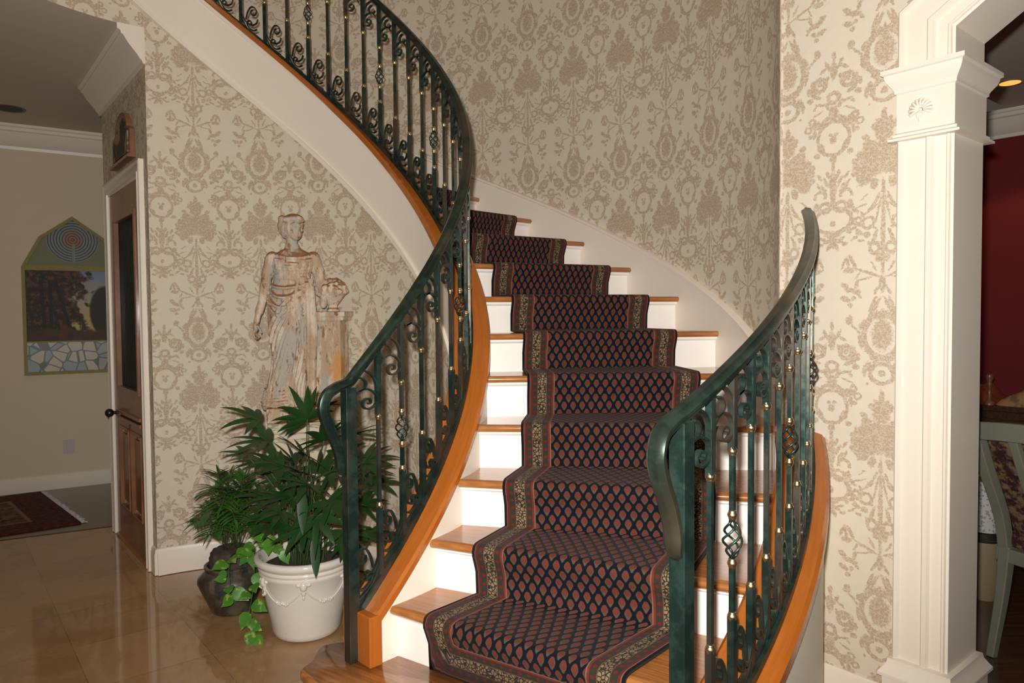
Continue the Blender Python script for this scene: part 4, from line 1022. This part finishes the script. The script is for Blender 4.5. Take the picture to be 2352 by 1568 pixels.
CAMV = Vector((0, 0, 1.45))
def fan(fo, tip, dirv, up, L, nb, width):
    dirv = dirv.normalized(); side = dirv.cross(up).normalized(); up2 = side.cross(dirv).normalized()
    for i in range(nb):
        a = radians(-95 + 190 * i / (nb - 1)) + rnd.uniform(-.1, .1)
        d = dirv * cos(a) + side * sin(a) + up2 * rnd.uniform(-.08, .28)
        leafblade(fo, tip, d, up2, L * (1 - .18 * abs(a)) * rnd.uniform(.9, 1.08), width * rnd.uniform(.85, 1.1), .22 + rnd.uniform(0, .2), 7, .22)
targets = []
def pxpt(px, py, D): return Vector(((px - 1176) / 1657 * D, D, 1.45 - (py - 726) / 1657 * D))
fans = [(702, 960, 3.22, 0, .30, 9, 1.05), (590, 960, 3.2, -1, .12, 6, 1), (610, 1010, 3.1, -1, -.05, 7, 1), (800, 1000, 3.15, 1, .1, 7, 1), (740, 1010, 3.0, .3, .35, 7, .95), (690, 1040, 3.0, -.3, .2, 7, .9), (640, 1070, 3.05, -.8, .1, 7, .9),
        (760, 1080, 2.98, .8, .0, 7, 1), (830, 1060, 3.3, 1, .1, 7, 1), (850, 1110, 3.35, 1, -.2, 6, .9), (700, 1110, 2.98, 0, -.1, 8, .95), (660, 1140, 3.0, -.6, -.1, 7, .9), (750, 1150, 3.0, .5, -.3, 8, 1), (820, 1160, 3.25, 1, -.3, 6, .85),
        (610, 1140, 3.2, -.9, .1, 7, .8), (720, 1190, 2.98, .2, -.5, 6, .9), (690, 1220, 3.02, -.3, -.3, 6, .8), (780, 1220, 3.05, .6, -.4, 7, .9), (640, 1200, 3.1, -.7, -.2, 7, .8), (840, 1230, 3.4, 1, -.2, 6, .8),
        (670, 1060, 3.4, -.4, .3, 7, .9), (730, 1080, 3.45, .2, .3, 7, .9), (790, 1120, 3.45, .7, .1, 7, .9), (640, 1100, 3.4, -.7, .2, 7, .9), (700, 1160, 3.4, 0, .2, 7, .9), (780, 1050, 3.4, .5, .3, 6, .9), (600, 1060, 3.35, -1, .1, 6, .9), (560, 1040, 3.3, -1, .0, 5, .75)]
fans += [(px + rnd.uniform(-22, 22), min(1240, py + rnd.uniform(20, 60)), D + .12, lx * .8, lz - .1, nb, sz * .85) for (px, py, D, lx, lz, nb, sz) in fans[5:22:3]]
for (px, py, D, lx, lz, nb, sz) in fans:
    tip = pxpt(px, py, D); base = Vector((PX + (tip.x - PX) * .22 + rnd.uniform(-.03, .03), PY + (tip.y - PY) * .2 + rnd.uniform(-.05, .05), .31))
    q = Vector((PX + (tip.x - PX) * .45, PY + (tip.y - PY) * .45, .31 + (tip.z - .31) * .62))
    st.tube(catmull([base, q, tip], 6), .0030, 6)
    dv = Vector((lx + rnd.uniform(-.15, .15), rnd.uniform(-.75, -.25) if D < 3.25 else rnd.uniform(-.3, .4), lz + .1))
    fan(fo, tip, dv, Vector((rnd.uniform(-.5, .5), rnd.uniform(-.6, -.15), 1)), .188 * sz, nb, .033)
# hanging blades over the rim
for (px, py, D) in ((716, 1235, 3.05), (688, 1130, 2.95)):
    leafblade(fo, pxpt(px, py, D), Vector((.05, -.2, -1)), Vector((0, -1, .1)), .17, .045, .1, 7)
for i in range(9):
    a = rnd.uniform(0, 6.28); r_ = rnd.uniform(.02, .12); x, y = PX + r_ * cos(a), PY + r_ * sin(a); st.tube([(x, y, .31), (x + rnd.uniform(-.02, .02), y, .55), (x + rnd.uniform(-.05, .05), y + rnd.uniform(-.03, .03), rnd.uniform(.65, .85))], .0042, 7)
st.obj('stems', 'stem_green', palm, smooth=True); fo.obj('foliage', 'leaf_palm', palm, smooth=True)

# parlour palm in the dark stoneware jar, with pothos trailing
QX, QY = -1.405, 3.55
par = empty('potted_parlor_palm', (QX, QY, 0), 'smaller feathery palm growing in the dark mottled stoneware jar at the wall', 'potted plant')
mb = MB(); mb.lathe([(0, 0), (.088, 0), (.098, .008), (.120, .06), (.148, .125), (.160, .155), (.158, .175), (.135, .200), (.122, .212), (.124, .222), (.128, .226), (.128, .234), (.120, .238), (.112, .236), (.110, .20), (0, .19)], (QX, QY, 0), 44); autosmooth(mb.obj('jar', 'stoneware', par), 50)
mb = MB(); mb.lathe([(0, .315), (.06, .318), (.098, .305), (.104, .28), (.106, .24), (.10, .20)], (QX, QY, 0), 22); o = mb.obj('root_ball', 'soil', par, smooth=True)
dm = o.modifiers.new('sub', 'SUBSURF'); dm.levels = dm.render_levels = 2
tx = bpy.data.textures.new('clump', 'CLOUDS'); tx.noise_scale = .025; dd_ = o.modifiers.new('disp', 'DISPLACE'); dd_.texture = tx; dd_.strength = .018
st = MB(); fo = MB(); rnd = random.Random(5)
fr_ = [(495, 1085, 3.45), (515, 1120, 3.4), (450, 1180, 3.5), (440, 1195, 3.35), (470, 1225, 3.3), (500, 1160, 3.3), (545, 1110, 3.5), (560, 1150, 3.4), (480, 1150, 3.6), (530, 1190, 3.25), (590, 1120, 3.6), (580, 1185, 3.35), (610, 1150, 3.5), (465, 1130, 3.65), (520, 1090, 3.65), (555, 1210, 3.3), (600, 1210, 3.4), (500, 1215, 3.25), (530, 1150, 3.45), (555, 1090, 3.6), (575, 1130, 3.45), (490, 1190, 3.45)]
for px, py, D in fr_:
    tip = pxpt(px, py, D); a = rnd.uniform(0, 6.28); b0 = Vector((QX + .04 * cos(a), QY + .04 * sin(a), .30)); mid = b0.lerp(tip, .55); mid.z = tip.z + (.02 if tip.z < .6 else -.06)
    path = catmull([b0, mid, tip], 6); st.tube(path, .0026, 5)
    m_ = len(path)
    for i in range(int(m_ * .35), m_):
        t = (i - m_ * .35) / (m_ * .65); T = (path[min(i + 1, m_ - 1)] - path[i - 1]).normalized(); sd_ = T.cross(Vector((0, 0, 1))).normalized()
        ln = .125 * (1 - .4 * t) * (0.6 + .4 * min(1, t * 4 + .2))
        for s_ in (-1, 1): leafblade(fo, path[i], sd_ * s_ + T * .75 + Vector((0, 0, .12)), Vector((0, 0, 1)), ln, .019, .35, 4, .25)
    leafblade(fo, path[-1], T, Vector((0, 0, 1)), .08, .012, .3, 4)
st.obj('stems', 'stem_green', par, smooth=True); fo.obj('fronds', 'leaf_parlor', par, smooth=True)
poth = empty('pothos_vine', (-1.25, 3.33, .3), 'bright green heart-leaved pothos trailing down between the two pots', 'vine')
def heart(mb, base, d, nrm, L):
    d = d.normalized(); side = d.cross(nrm).normalized(); up = side.cross(d).normalized()
    o2 = [(0, .0), (.05, -.17), (.15, -.30), (.30, -.37), (.46, -.35), (.62, -.26), (.80, -.12), (1.0, 0)]
    V = []; F = []
    for i, (a, w_) in enumerate(o2):
        x = a - .12 * (abs(w_) if a < .3 else 0); V += [base + d * L * x + side * L * w_ + up * L * (.10 * abs(w_) - .18 * a * a), base + d * L * a + up * L * (-.18 * a * a), base + d * L * x - side * L * w_ + up * L * (.10 * abs(w_) - .18 * a * a)]
    for i in range(len(o2) - 1): k_ = 3 * i; F += [(k_, k_ + 1, k_ + 4, k_ + 3), (k_ + 1, k_ + 2, k_ + 5, k_ + 4)]
    mb.add(V, F)
st = MB(); fo = MB(); rnd = random.Random(3)
vines = [[(-1.30, 3.50, .30), (-1.21, 3.33, .36), (-1.19, 3.25, .22), (-1.20, 3.22, .10), (-1.17, 3.20, .02)], [(-1.33, 3.50, .31), (-1.32, 3.33, .34), (-1.31, 3.28, .24), (-1.28, 3.27, .17)], [(-1.30, 3.52, .32), (-1.18, 3.36, .42), (-1.10, 3.25, .44), (-1.04, 3.2, .42)]]
for vn in vines:
    path = catmull([Vector(p) for p in vn], 7); st.tube(path, .0025, 5)
    for i in range(3, len(path), 2):
        T = (path[min(i + 1, len(path) - 1)] - path[i - 1]).normalized(); d = Vector((rnd.uniform(-.8, .8), rnd.uniform(-.7, -.1), rnd.uniform(-.9, .2))); heart(fo, path[i] + d.normalized() * .012, d, Vector((0, -.8, .6)), rnd.uniform(.055, .085))
st.obj('stems', 'stem_green', poth, smooth=True); fo.obj('leaves', 'leaf_pothos', poth, smooth=True)

# ------------------------------------------------------------------ statue on its plinth
SX, SY, RZ = -1.134, 3.96, radians(16)
SM = Matrix.Translation((SX, SY, 0)) @ Matrix.Rotation(RZ, 4, 'Z')
pl = MB(); pl.box((-.0, 0, .40), (.36, .27, .80)); pl.box((0, 0, .865), (.40, .30, .055)); pl.box((0, 0, .03), (.42, .32, .06)); pl.box((0, 0, .815), (.375, .285, .045)); pl.xform(SM)
plo = pl.obj('plinth', 'veined', None, bevel=.006); tag(plo, 'pale veined stone plinth carrying the statue, behind the palm leaves', 'plinth')
stat = empty('statue', (SX, SY, .893), 'weathered stone statue of a draped woman standing beside a pillar with a flower urn', 'statue')
def loft(rings, seg=24, squ=1.0):
    V = []; F = []
    for (z, cx, cy, rx, ry) in rings:
        for k in range(seg):
            a = 2 * pi * k / seg; c, s_ = cos(a), sin(a); V.append((cx + rx * c, cy + ry * s_, z))
    for i in range(len(rings) - 1):
        for k in range(seg): F.append((i * seg + k, i * seg + (k + 1) % seg, (i + 1) * seg + (k + 1) % seg, (i + 1) * seg + k))
    F += [tuple(range(seg))[::-1], tuple((len(rings) - 1) * seg + k for k in range(seg))]
    return V, F
def remeshed(mb, name, mat, parent, vox=.0042, smooth=1, disp=.003, dscale=.02):
    o = mb.obj(name, mat, parent)
    r = o.modifiers.new('remesh', 'REMESH'); r.mode = 'VOXEL'; r.voxel_size = vox; r.use_smooth_shade = True
    s_ = o.modifiers.new('smooth', 'SMOOTH'); s_.iterations = smooth; s_.factor = .5
    t_ = bpy.data.textures.new('weather', 'CLOUDS'); t_.noise_scale = dscale; d_ = o.modifiers.new('disp', 'DISPLACE'); d_.texture = t_; d_.strength = disp; return o
b = MB()
# drapery from hem to waist (z, cx, cy, rx, ry)
skirt = [(.955, -.125, -.01, .105, .085), (.985, -.125, -.012, .112, .088), (1.02, -.118, -.012, .106, .082), (1.07, -.112, -.012, .098, .078), (1.13, -.100, -.015, .095, .075), (1.20, -.085, -.020, .092, .078), (1.27, -.080, -.020, .098, .078), (1.34, -.080, -.012, .108, .078),
         (1.42, -.078, -.006, .117, .080), (1.50, -.075, -.002, .120, .080), (1.57, -.072, 0, .114, .076), (1.62, -.068, 0, .104, .070), (1.665, -.064, 0, .094, .066), (1.69, -.062, -.002, .094, .068), (1.725, -.060, -.006, .102, .072), (1.76, -.058, 0, .112, .064), (1.785, -.056, .004, .112, .054), (1.805, -.056, .008, .085, .044), (1.825, -.058, .008, .045, .036), (1.86, -.062, .004, .030, .030), (1.90, -.064, .0, .030, .030)]
V, F = loft(skirt, 28); b.add(V, F)
# head turned towards the viewer's right, with rolled hair
hd = Vector((-.055, -.008, 1.935)); RH = Matrix.Rotation(radians(38), 3, 'Z')
b.ball(hd, (.048, .056, .064), 20, 14, RH); b.ball(hd + RH @ Vector((0, -.022, -.030)), (.034, .034, .036), 16, 10, RH)
b.ball(hd + RH @ Vector((0, -.052, -.060)) + Vector((0, 0, .018)), (.012, .012, .012), 10, 8)
b.tube([hd + RH @ Vector((0, -.054, .018)), hd + RH @ Vector((0, -.067, -.006)), hd + RH @ Vector((0, -.073, -.016)), hd + RH @ Vector((0, -.056, -.021))], [.006, .0085, .0105, .006], 8)
for s_ in (-1, 1):
    b.tube([hd + RH @ Vector((s_ * .008, -.058, .020)), hd + RH @ Vector((s_ * .022, -.057, .024)), hd + RH @ Vector((s_ * .036, -.038, .016))], [.005, .006, .005], 6)
    b.ball(hd + RH @ Vector((s_ * .019, -.052, .006)), (.009, .006, .006), 8, 6, RH); b.ball(hd + RH @ Vector((s_ * .045, .004, -.004)), (.006, .012, .018), 8, 6, RH)
b.tube([hd + RH @ Vector((-.013, -.053, -.032)), hd + RH @ Vector((0, -.063, -.031)), hd + RH @ Vector((.013, -.053, -.032))], [.004, .006, .004], 6)
b.tube([hd + RH @ Vector((-.011, -.052, -.040)), hd + RH @ Vector((0, -.061, -.042)), hd + RH @ Vector((.011, -.052, -.040))], [.004, .006, .004], 6)
for i in range(9):
    a = radians(-80 + 20 * i); b.ball(hd + RH @ Vector((.050 * sin(a), -.040 * cos(a) + .002, .042 + .006 * cos(a))), .017, 10, 8)
b.ball(hd + Vector((.006, .0, .050)), (.052, .050, .030), 14, 10); b.ball(hd + Vector((-.058, .016, .012)), (.022, .026, .048), 12, 8); b.ball(hd + Vector((-.056, .014, .052)), (.022, .024, .020), 12, 8); b.ball(hd + RH @ Vector((-.0, .045, .030)), (.042, .036, .036), 14, 10, RH); b.ball(hd + RH @ Vector((-.038, .030, .0)), (.018, .026, .040), 12, 8, RH); b.ball(hd + Vector((-.045, .01, -.02)), (.018, .02, .034), 12, 8)
# bust, shoulders
for s_ in (-1, 1): b.ball((-.060 + s_ * .044, -.048, 1.740), (.036, .024, .032), 14, 10)
b.ball((-.165, .004, 1.775), (.034, .036, .036), 12, 8); b.ball((.050, .004, 1.778), (.034, .036, .036), 12, 8)
# her right arm hanging, with hand
b.tube(catmull([Vector(p) for p in [(-.168, .006, 1.775), (-.190, .010, 1.70), (-.205, .008, 1.62), (-.215, -.004, 1.56), (-.238, -.018, 1.48), (-.250, -.024, 1.43)]], 5), [.034] * 3 + [.031] * 4 + [.028] * 5 + [.025] * 4 + [.022] * 5 + [.015] * 5, 12)
b.ball((-.254, -.026, 1.405), (.016, .022, .030), 10, 8)
for i, (dx, ln) in enumerate(((-.012, .050), (-.004, .058), (.004, .056), (.012, .046))):
    b.tube(catmull([Vector((-.256 + dx * .3, -.034 + i * .008, 1.392)), Vector((-.260 + dx * .5, -.036 + i * .008, 1.392 - ln * .55)), Vector((-.246 + dx, -.038 + i * .008, 1.392 - ln))], 4), .0058, 7)
b.tube([Vector((-.246, -.046, 1.412)), Vector((-.232, -.052, 1.388)), Vector((-.226, -.050, 1.368))], [.007, .006, .005], 7)
# her left arm reaching down to the pillar
b.tube(catmull([Vector(p) for p in [(.054, .004, 1.775), (.074, .010, 1.70), (.088, .008, 1.63), (.096, -.006, 1.585), (.100, -.03, 1.54)]], 5), [.034] * 6 + [.029] * 6 + [.024] * 5 + [.020] * 4, 12)
b.ball((.098, -.036, 1.525), (.020, .018, .026), 10, 8)
# drapery folds as ridges on the surface
def fold(pts, r=.008): b.tube(catmull([Vector(p) for p in pts], 5), r, 6)
def surf(z, ang, o=.0):
    i = np.array([q[0] for q in skirt]); cx = np.interp(z, i, [q[1] for q in skirt]); cy = np.interp(z, i, [q[2] for q in skirt]); rx = np.interp(z, i, [q[3] for q in skirt]); ry = np.interp(z, i, [q[4] for q in skirt])
    a = radians(ang); return (cx + (rx + o) * cos(a), cy + (ry + o) * sin(a), z)
# neckline, belt
fold([surf(1.80, a + 0, .0) if False else (-.056 + .085 * sin(radians(a)), -.052 * cos(radians(a)) - .012, 1.795 - .022 * cos(radians(a))) for a in (-80, -50, -20, 10, 40, 70)], .007)
for dz in (0, -.012): fold([surf(1.672 + dz + .006 * sin(a / 30), a, .002) for a in range(-175, 0, 25)], .0075)
for k in range(5): fold([surf(1.775 - .017 * k - .018 * cos(radians(a + 90)), a, .001) for a in range(-165, -10, 22)], .0055)
for k in range(12): fold([surf(z, -170 + 14 * k + 3 * sin(z * 50), .001) for z in (1.735, 1.715, 1.695, 1.682)], .0045)
# swags over the belly
for k, (z, dp) in enumerate(((1.63, .02), (1.605, .045), (1.575, .07), (1.545, .085))):
    fold([surf(z - dp * sin(pi * (a + 165) / 110) , a, .006) for a in range(-165, -50, 14)], .0085)
# long diagonal folds from her left hip to her right foot
for k in range(9):
    z1 = 1.60 - .020 * k; a1 = -72 + k * 2; z2 = 1.36 - .045 * k; a2 = -165 + k * 6
    fold([surf(z1 + (z2 - z1) * t, a1 + (a2 - a1) * t ** .8, .004) for t in rng(0, 1, 7)], .0085 if k % 2 else .0062)
# verticals on the cascade side
for k in range(7):
    a = -78 + 13 * k; fold([surf(z, a + 4 * sin(z * 20 + k), .005) for z in (1.66, 1.58, 1.48, 1.38, 1.28, 1.18, 1.08, .97)], .0085 - .0004 * k)
for k in range(6):
    a = -150 + 12 * k; fold([surf(z, a + 10 * (1.2 - z) * 3, .004) for z in (1.25 - .02 * k, 1.15, 1.06, .98)], .0075)
for k in range(5): fold([surf(1.0 + .018 * k - .02 * sin(pi * (a + 170) / 110), a, .006) for a in range(-170, -60, 18)], .0065)
fold([(.030, -.05, 1.66), (.042, -.062, 1.5), (.046, -.066, 1.35), (.040, -.064, 1.2), (.034, -.06, .99)], .018)
fold([(.012, -.062, 1.64), (.016, -.074, 1.5), (.016, -.078, 1.35), (.012, -.074, 1.2), (.006, -.07, .99)], .013)
fold([(-.185, -.04, .99), (-.17, -.085, .98), (-.15, -.095, .965)], .014)
b.xform(SM); remeshed(b, 'figure', 'stone', stat)
# pillar, urn of flowers, base
def boxes(name, lst, off=0, disp=.002, rot=0):
    mb = MB()
    for c, s_ in lst: mb.box(c, s_, Matrix.Rotation(radians(rot), 3, 'Z'))
    mb.xform(SM); return remeshed(mb, name, 'stone', stat, .006, 2, disp)
boxes('pillar', [((.140, .03, 1.225), (.150, .150, .50)), ((.140, .03, 1.470), (.205, .185, .026)), ((.140, .03, 1.448), (.185, .168, .03)), ((.140, .03, .995), (.195, .175, .045)), ((.140, .03, 1.022), (.180, .162, .02))], rot=-20)
mb = MB(); mb.lathe([(0, 0), (.035, 0), (.036, .012), (.026, .024), (.026, .036), (.040, .055), (.064, .085), (.074, .10), (.078, .108), (.0, .11)], (.150, .02, 1.482), 24)
rnd = random.Random(2)
for i in range(90):
    a = rnd.uniform(0, 6.28); r_ = .066 * sqrt(rnd.random()); mb.ball((.150 + r_ * 1.25 * cos(a), .02 + r_ * sin(a), 1.59 + .065 * (1 - (r_ / .075) ** 2) + rnd.uniform(-.01, .008)), rnd.uniform(.010, .017), 8, 6)
mb.ball((.150, .02, 1.60), (.078, .070, .042), 18, 10)
for i in range(16):
    a = i * .4; mb.ball((.150 + .076 * cos(a), .02 + .070 * sin(a), 1.585 + rnd.uniform(-.018, .018)), rnd.uniform(.013, .018), 8, 6)
mb.xform(SM); remeshed(mb, 'flower_urn', 'stone', stat, .004, 0, .004, .010)
boxes('base', [((-.005, .0, .933), (.40, .255, .078))], disp=.006)

# ------------------------------------------------------------------ dining room furniture seen past the pilaster
def TM(x, y, deg): return Matrix.Translation((x, y, 0)) @ Matrix.Rotation(radians(deg), 4, 'Z')
CM = TM(2.40, 2.90, 22)
ch = empty('dining_armchair', (2.40, 2.90, 0), 'pale sage-painted armchair with dark red patterned upholstery beyond the white pilaster', 'chair')
def part(name, mat, fn, parent=ch, Mx=CM, bevel=.004, smooth=False):
    mb = MB(); fn(mb); mb.xform(Mx); return mb.obj(name, mat, parent, bevel=bevel, smooth=smooth)
def barx(mb, a, b_, w_, d_):
    a, b_ = Vector(a), Vector(b_); mb.sweep([a, a.lerp(b_, .5), b_], [(-w_ / 2, -d_ / 2), (w_ / 2, -d_ / 2), (w_ / 2, d_ / 2), (-w_ / 2, d_ / 2)], ups=[Vector((0, 1, 0))] * 3)
for sy in (-1, 1):
    part('stile', 'chair_paint', lambda m: m.sweep(catmull([Vector((-.24, sy * .235, .44)), Vector((-.275, sy * .235, .60)), Vector((-.37, sy * .235, .80)), Vector((-.43, sy * .24, .965))], 5), [(-.022, -.022), (.022, -.022), (.022, .022), (-.022, .022)], ups=[Vector((0, 1, 0))] * 16))
    part('leg', 'chair_paint', lambda m: m.sweep(catmull([Vector((-.24, sy * .23, .46)), Vector((-.27, sy * .23, .25)), Vector((-.33, sy * .23, 0))], 5), [(-.024, -.024), (.024, -.024), (.024, .024), (-.024, .024)], ups=[Vector((0, 1, 0))] * 11, scale=[1 - .035 * i for i in range(11)]))
    part('leg', 'chair_paint', lambda m: barx(m, (.24, sy * .25, .44), (.25, sy * .25, 0), .045, .045))
    part('armrest', 'chair_paint', lambda m: m.sweep(catmull([Vector((-.29, sy * .25, .66)), Vector((-.12, sy * .28, .68)), Vector((.06, sy * .29, .66)), Vector((.14, sy * .28, .60)), Vector((.12, sy * .27, .45))], 6), [(-.02, -.015), (.02, -.015), (.02, .015), (-.02, .015)]))
part('top_rail', 'chair_paint', lambda m: m.sweep(catmull([Vector((-.43, -.27, .960)), Vector((-.45, -.13, .975)), Vector((-.455, 0, .98)), Vector((-.45, .13, .975)), Vector((-.43, .27, .960))], 5), [(-.018, -.036), (.018, -.036), (.018, .036), (-.018, .036)]))
for y_ in (-.075, .075):
    part('back_slat', 'chair_paint', lambda m: m.sweep(catmull([Vector((-.25, y_, .47)), Vector((-.285, y_, .60)), Vector((-.38, y_, .80)), Vector((-.44, y_ * 1.1, .955))], 5), [(-.014, -.018), (.014, -.018), (.014, .018), (-.014, .018)], ups=[Vector((0, 1, 0))] * 16))
part('back_cushion', 'chair_fabric', lambda m: m.sweep(catmull([Vector((-.20, 0, .50)), Vector((-.245, 0, .62)), Vector((-.33, 0, .80)), Vector((-.385, 0, .93))], 5), [(-.022, -.215), (.022, -.215), (.022, .215), (-.022, .215)], ups=[Vector((0, 1, 0))] * 16), bevel=.012)
part('seat_frame', 'chair_paint', lambda m: m.box((0, 0, .425), (.53, .53, .06)))
part('seat_cushion', 'chair_fabric', lambda m: m.box((.01, 0, .485), (.50, .50, .075)), bevel=.02)
BMx = TM(3.35, 4.85, 41)
sb = empty('sideboard', (3.35, 4.85, 0), 'dark wooden sideboard standing against the red dining room wall', 'sideboard')
part('cabinet', 'table_wood', lambda m: (m.box((0, 0, .44), (.45, 1.6, .72)), m.box((0, 0, .82), (.52, 1.7, .035))), sb, BMx)
for y_ in (-.55, 0, .55):
    part('cabinet_door', 'table_wood', lambda m: (m.box((-.232, y_, .44), (.02, .48, .62)), m.box((-.244, y_, .44), (.01, .36, .5))), sb, BMx)
    part('knob', 'brass', lambda m: m.ball((-.262, y_ + .19, .46), .014, 10, 8), sb, BMx, smooth=True, bevel=None)
for sx in (-1, 1):
    for sy in (-1, 1): part('leg', 'table_wood', lambda m: m.box((sx * .19, sy * .76, .04), (.06, .06, .08)), sb, BMx)
def cloth(name, cx, cy, sx, sy, h, seed, mat, label, cat, Mx=BMx, z=.838):
    rnd = random.Random(seed); mb = MB(); n = 14; V = []; F = []
    for i in range(n + 1):
        for j in range(n + 1):
            u, v_ = i / n * 2 - 1, j / n * 2 - 1; e_ = max(0, 1 - max(abs(u), abs(v_)) ** 3); V.append((cx + u * sx / 2, cy + v_ * sy / 2, z + e_ * h * (.72 + .2 * sin(5 * u + seed) * sin(4 * v_) + .12 * sin(11 * v_ + u * 3))))
    for i in range(n):
        for j in range(n): k_ = i * (n + 1) + j; F.append((k_, k_ + 1, k_ + n + 2, k_ + n + 1))
    V += [(cx + a * sx / 2, cy + b_ * sy / 2, z) for a, b_ in ((-1, -1), (-1, 1), (1, 1), (1, -1))]; q = (n + 1) ** 2; F.append((q, q + 1, q + 2, q + 3))
    mb.add(V, F); mb.xform(Mx); o = mb.obj(name, mat, None, smooth=True); return tag(o, label, cat)
cloth('folded_cloth', 0, .22, .42, .34, .15, 2, 'cloth_orange', 'rumpled orange cloth heaped on the left of the sideboard top', 'cloth')
cloth('table_linen', 0, -.22, .44, .50, .13, 5, 'cloth_cream', 'rumpled cream and olive cloth heaped on the right of the sideboard top', 'cloth')
mb = MB(); p = pxpt(2275, 876, 4.75); mb.lathe([(0, -.16), (.03, -.16), (.03, -.145), (.012, -.13), (.010, -.06), (.018, -.035), (.014, -.025), (.026, 0), (.022, .018), (0, .026)], (p.x, p.y, p.z), 16); mb.v = [Vector((v.x, v.y, v.z)) for v in mb.v]
zlo_ = min(v.z for v in mb.v); 
for v in mb.v:
    v.z += (.838 - zlo_) * (1 - (v.z - zlo_) / .186) if zlo_ != .838 else 0
tag(autosmooth(mb.obj('wooden_finial', 'door_oak'), 50), 'small turned wooden finial ornament standing at the back of the sideboard', 'ornament')
jx = pxpt(2268, 1300, 3.62)
jar = empty('lidded_floor_jar', (jx.x, jx.y, 0), 'cream floor jar with a dark gilded band and pierced white top behind the armchair', 'jar')
def jl(name, prof, mat, parent=jar): mb = MB(); mb.lathe(prof, (jx.x, jx.y, 0), 28); return autosmooth(mb.obj(name, mat, parent), 45)
simple('jar_cream', srgb(150, 134, 104), .4, var=.05)
jl('jar_body', [(0, 0), (.055, 0), (.062, .02), (.072, .10), (.080, .22), (.080, .30), (0, .30)], 'jar_cream'); jl('band', [(.080, .30), (.086, .305), (.086, .345), (.080, .35), (0, .35)], 'black')
jl('gilt_ring', [(.084, .310), (.089, .314), (.084, .318)], 'brass'); jl('pierced_top', [(.074, .35), (.072, .40), (.062, .52), (.055, .60), (0, .60)], 'lace'); jl('lid', [(0, .60), (.045, .60), (.040, .625), (.015, .64), (.018, .66), (0, .67)], 'brass')
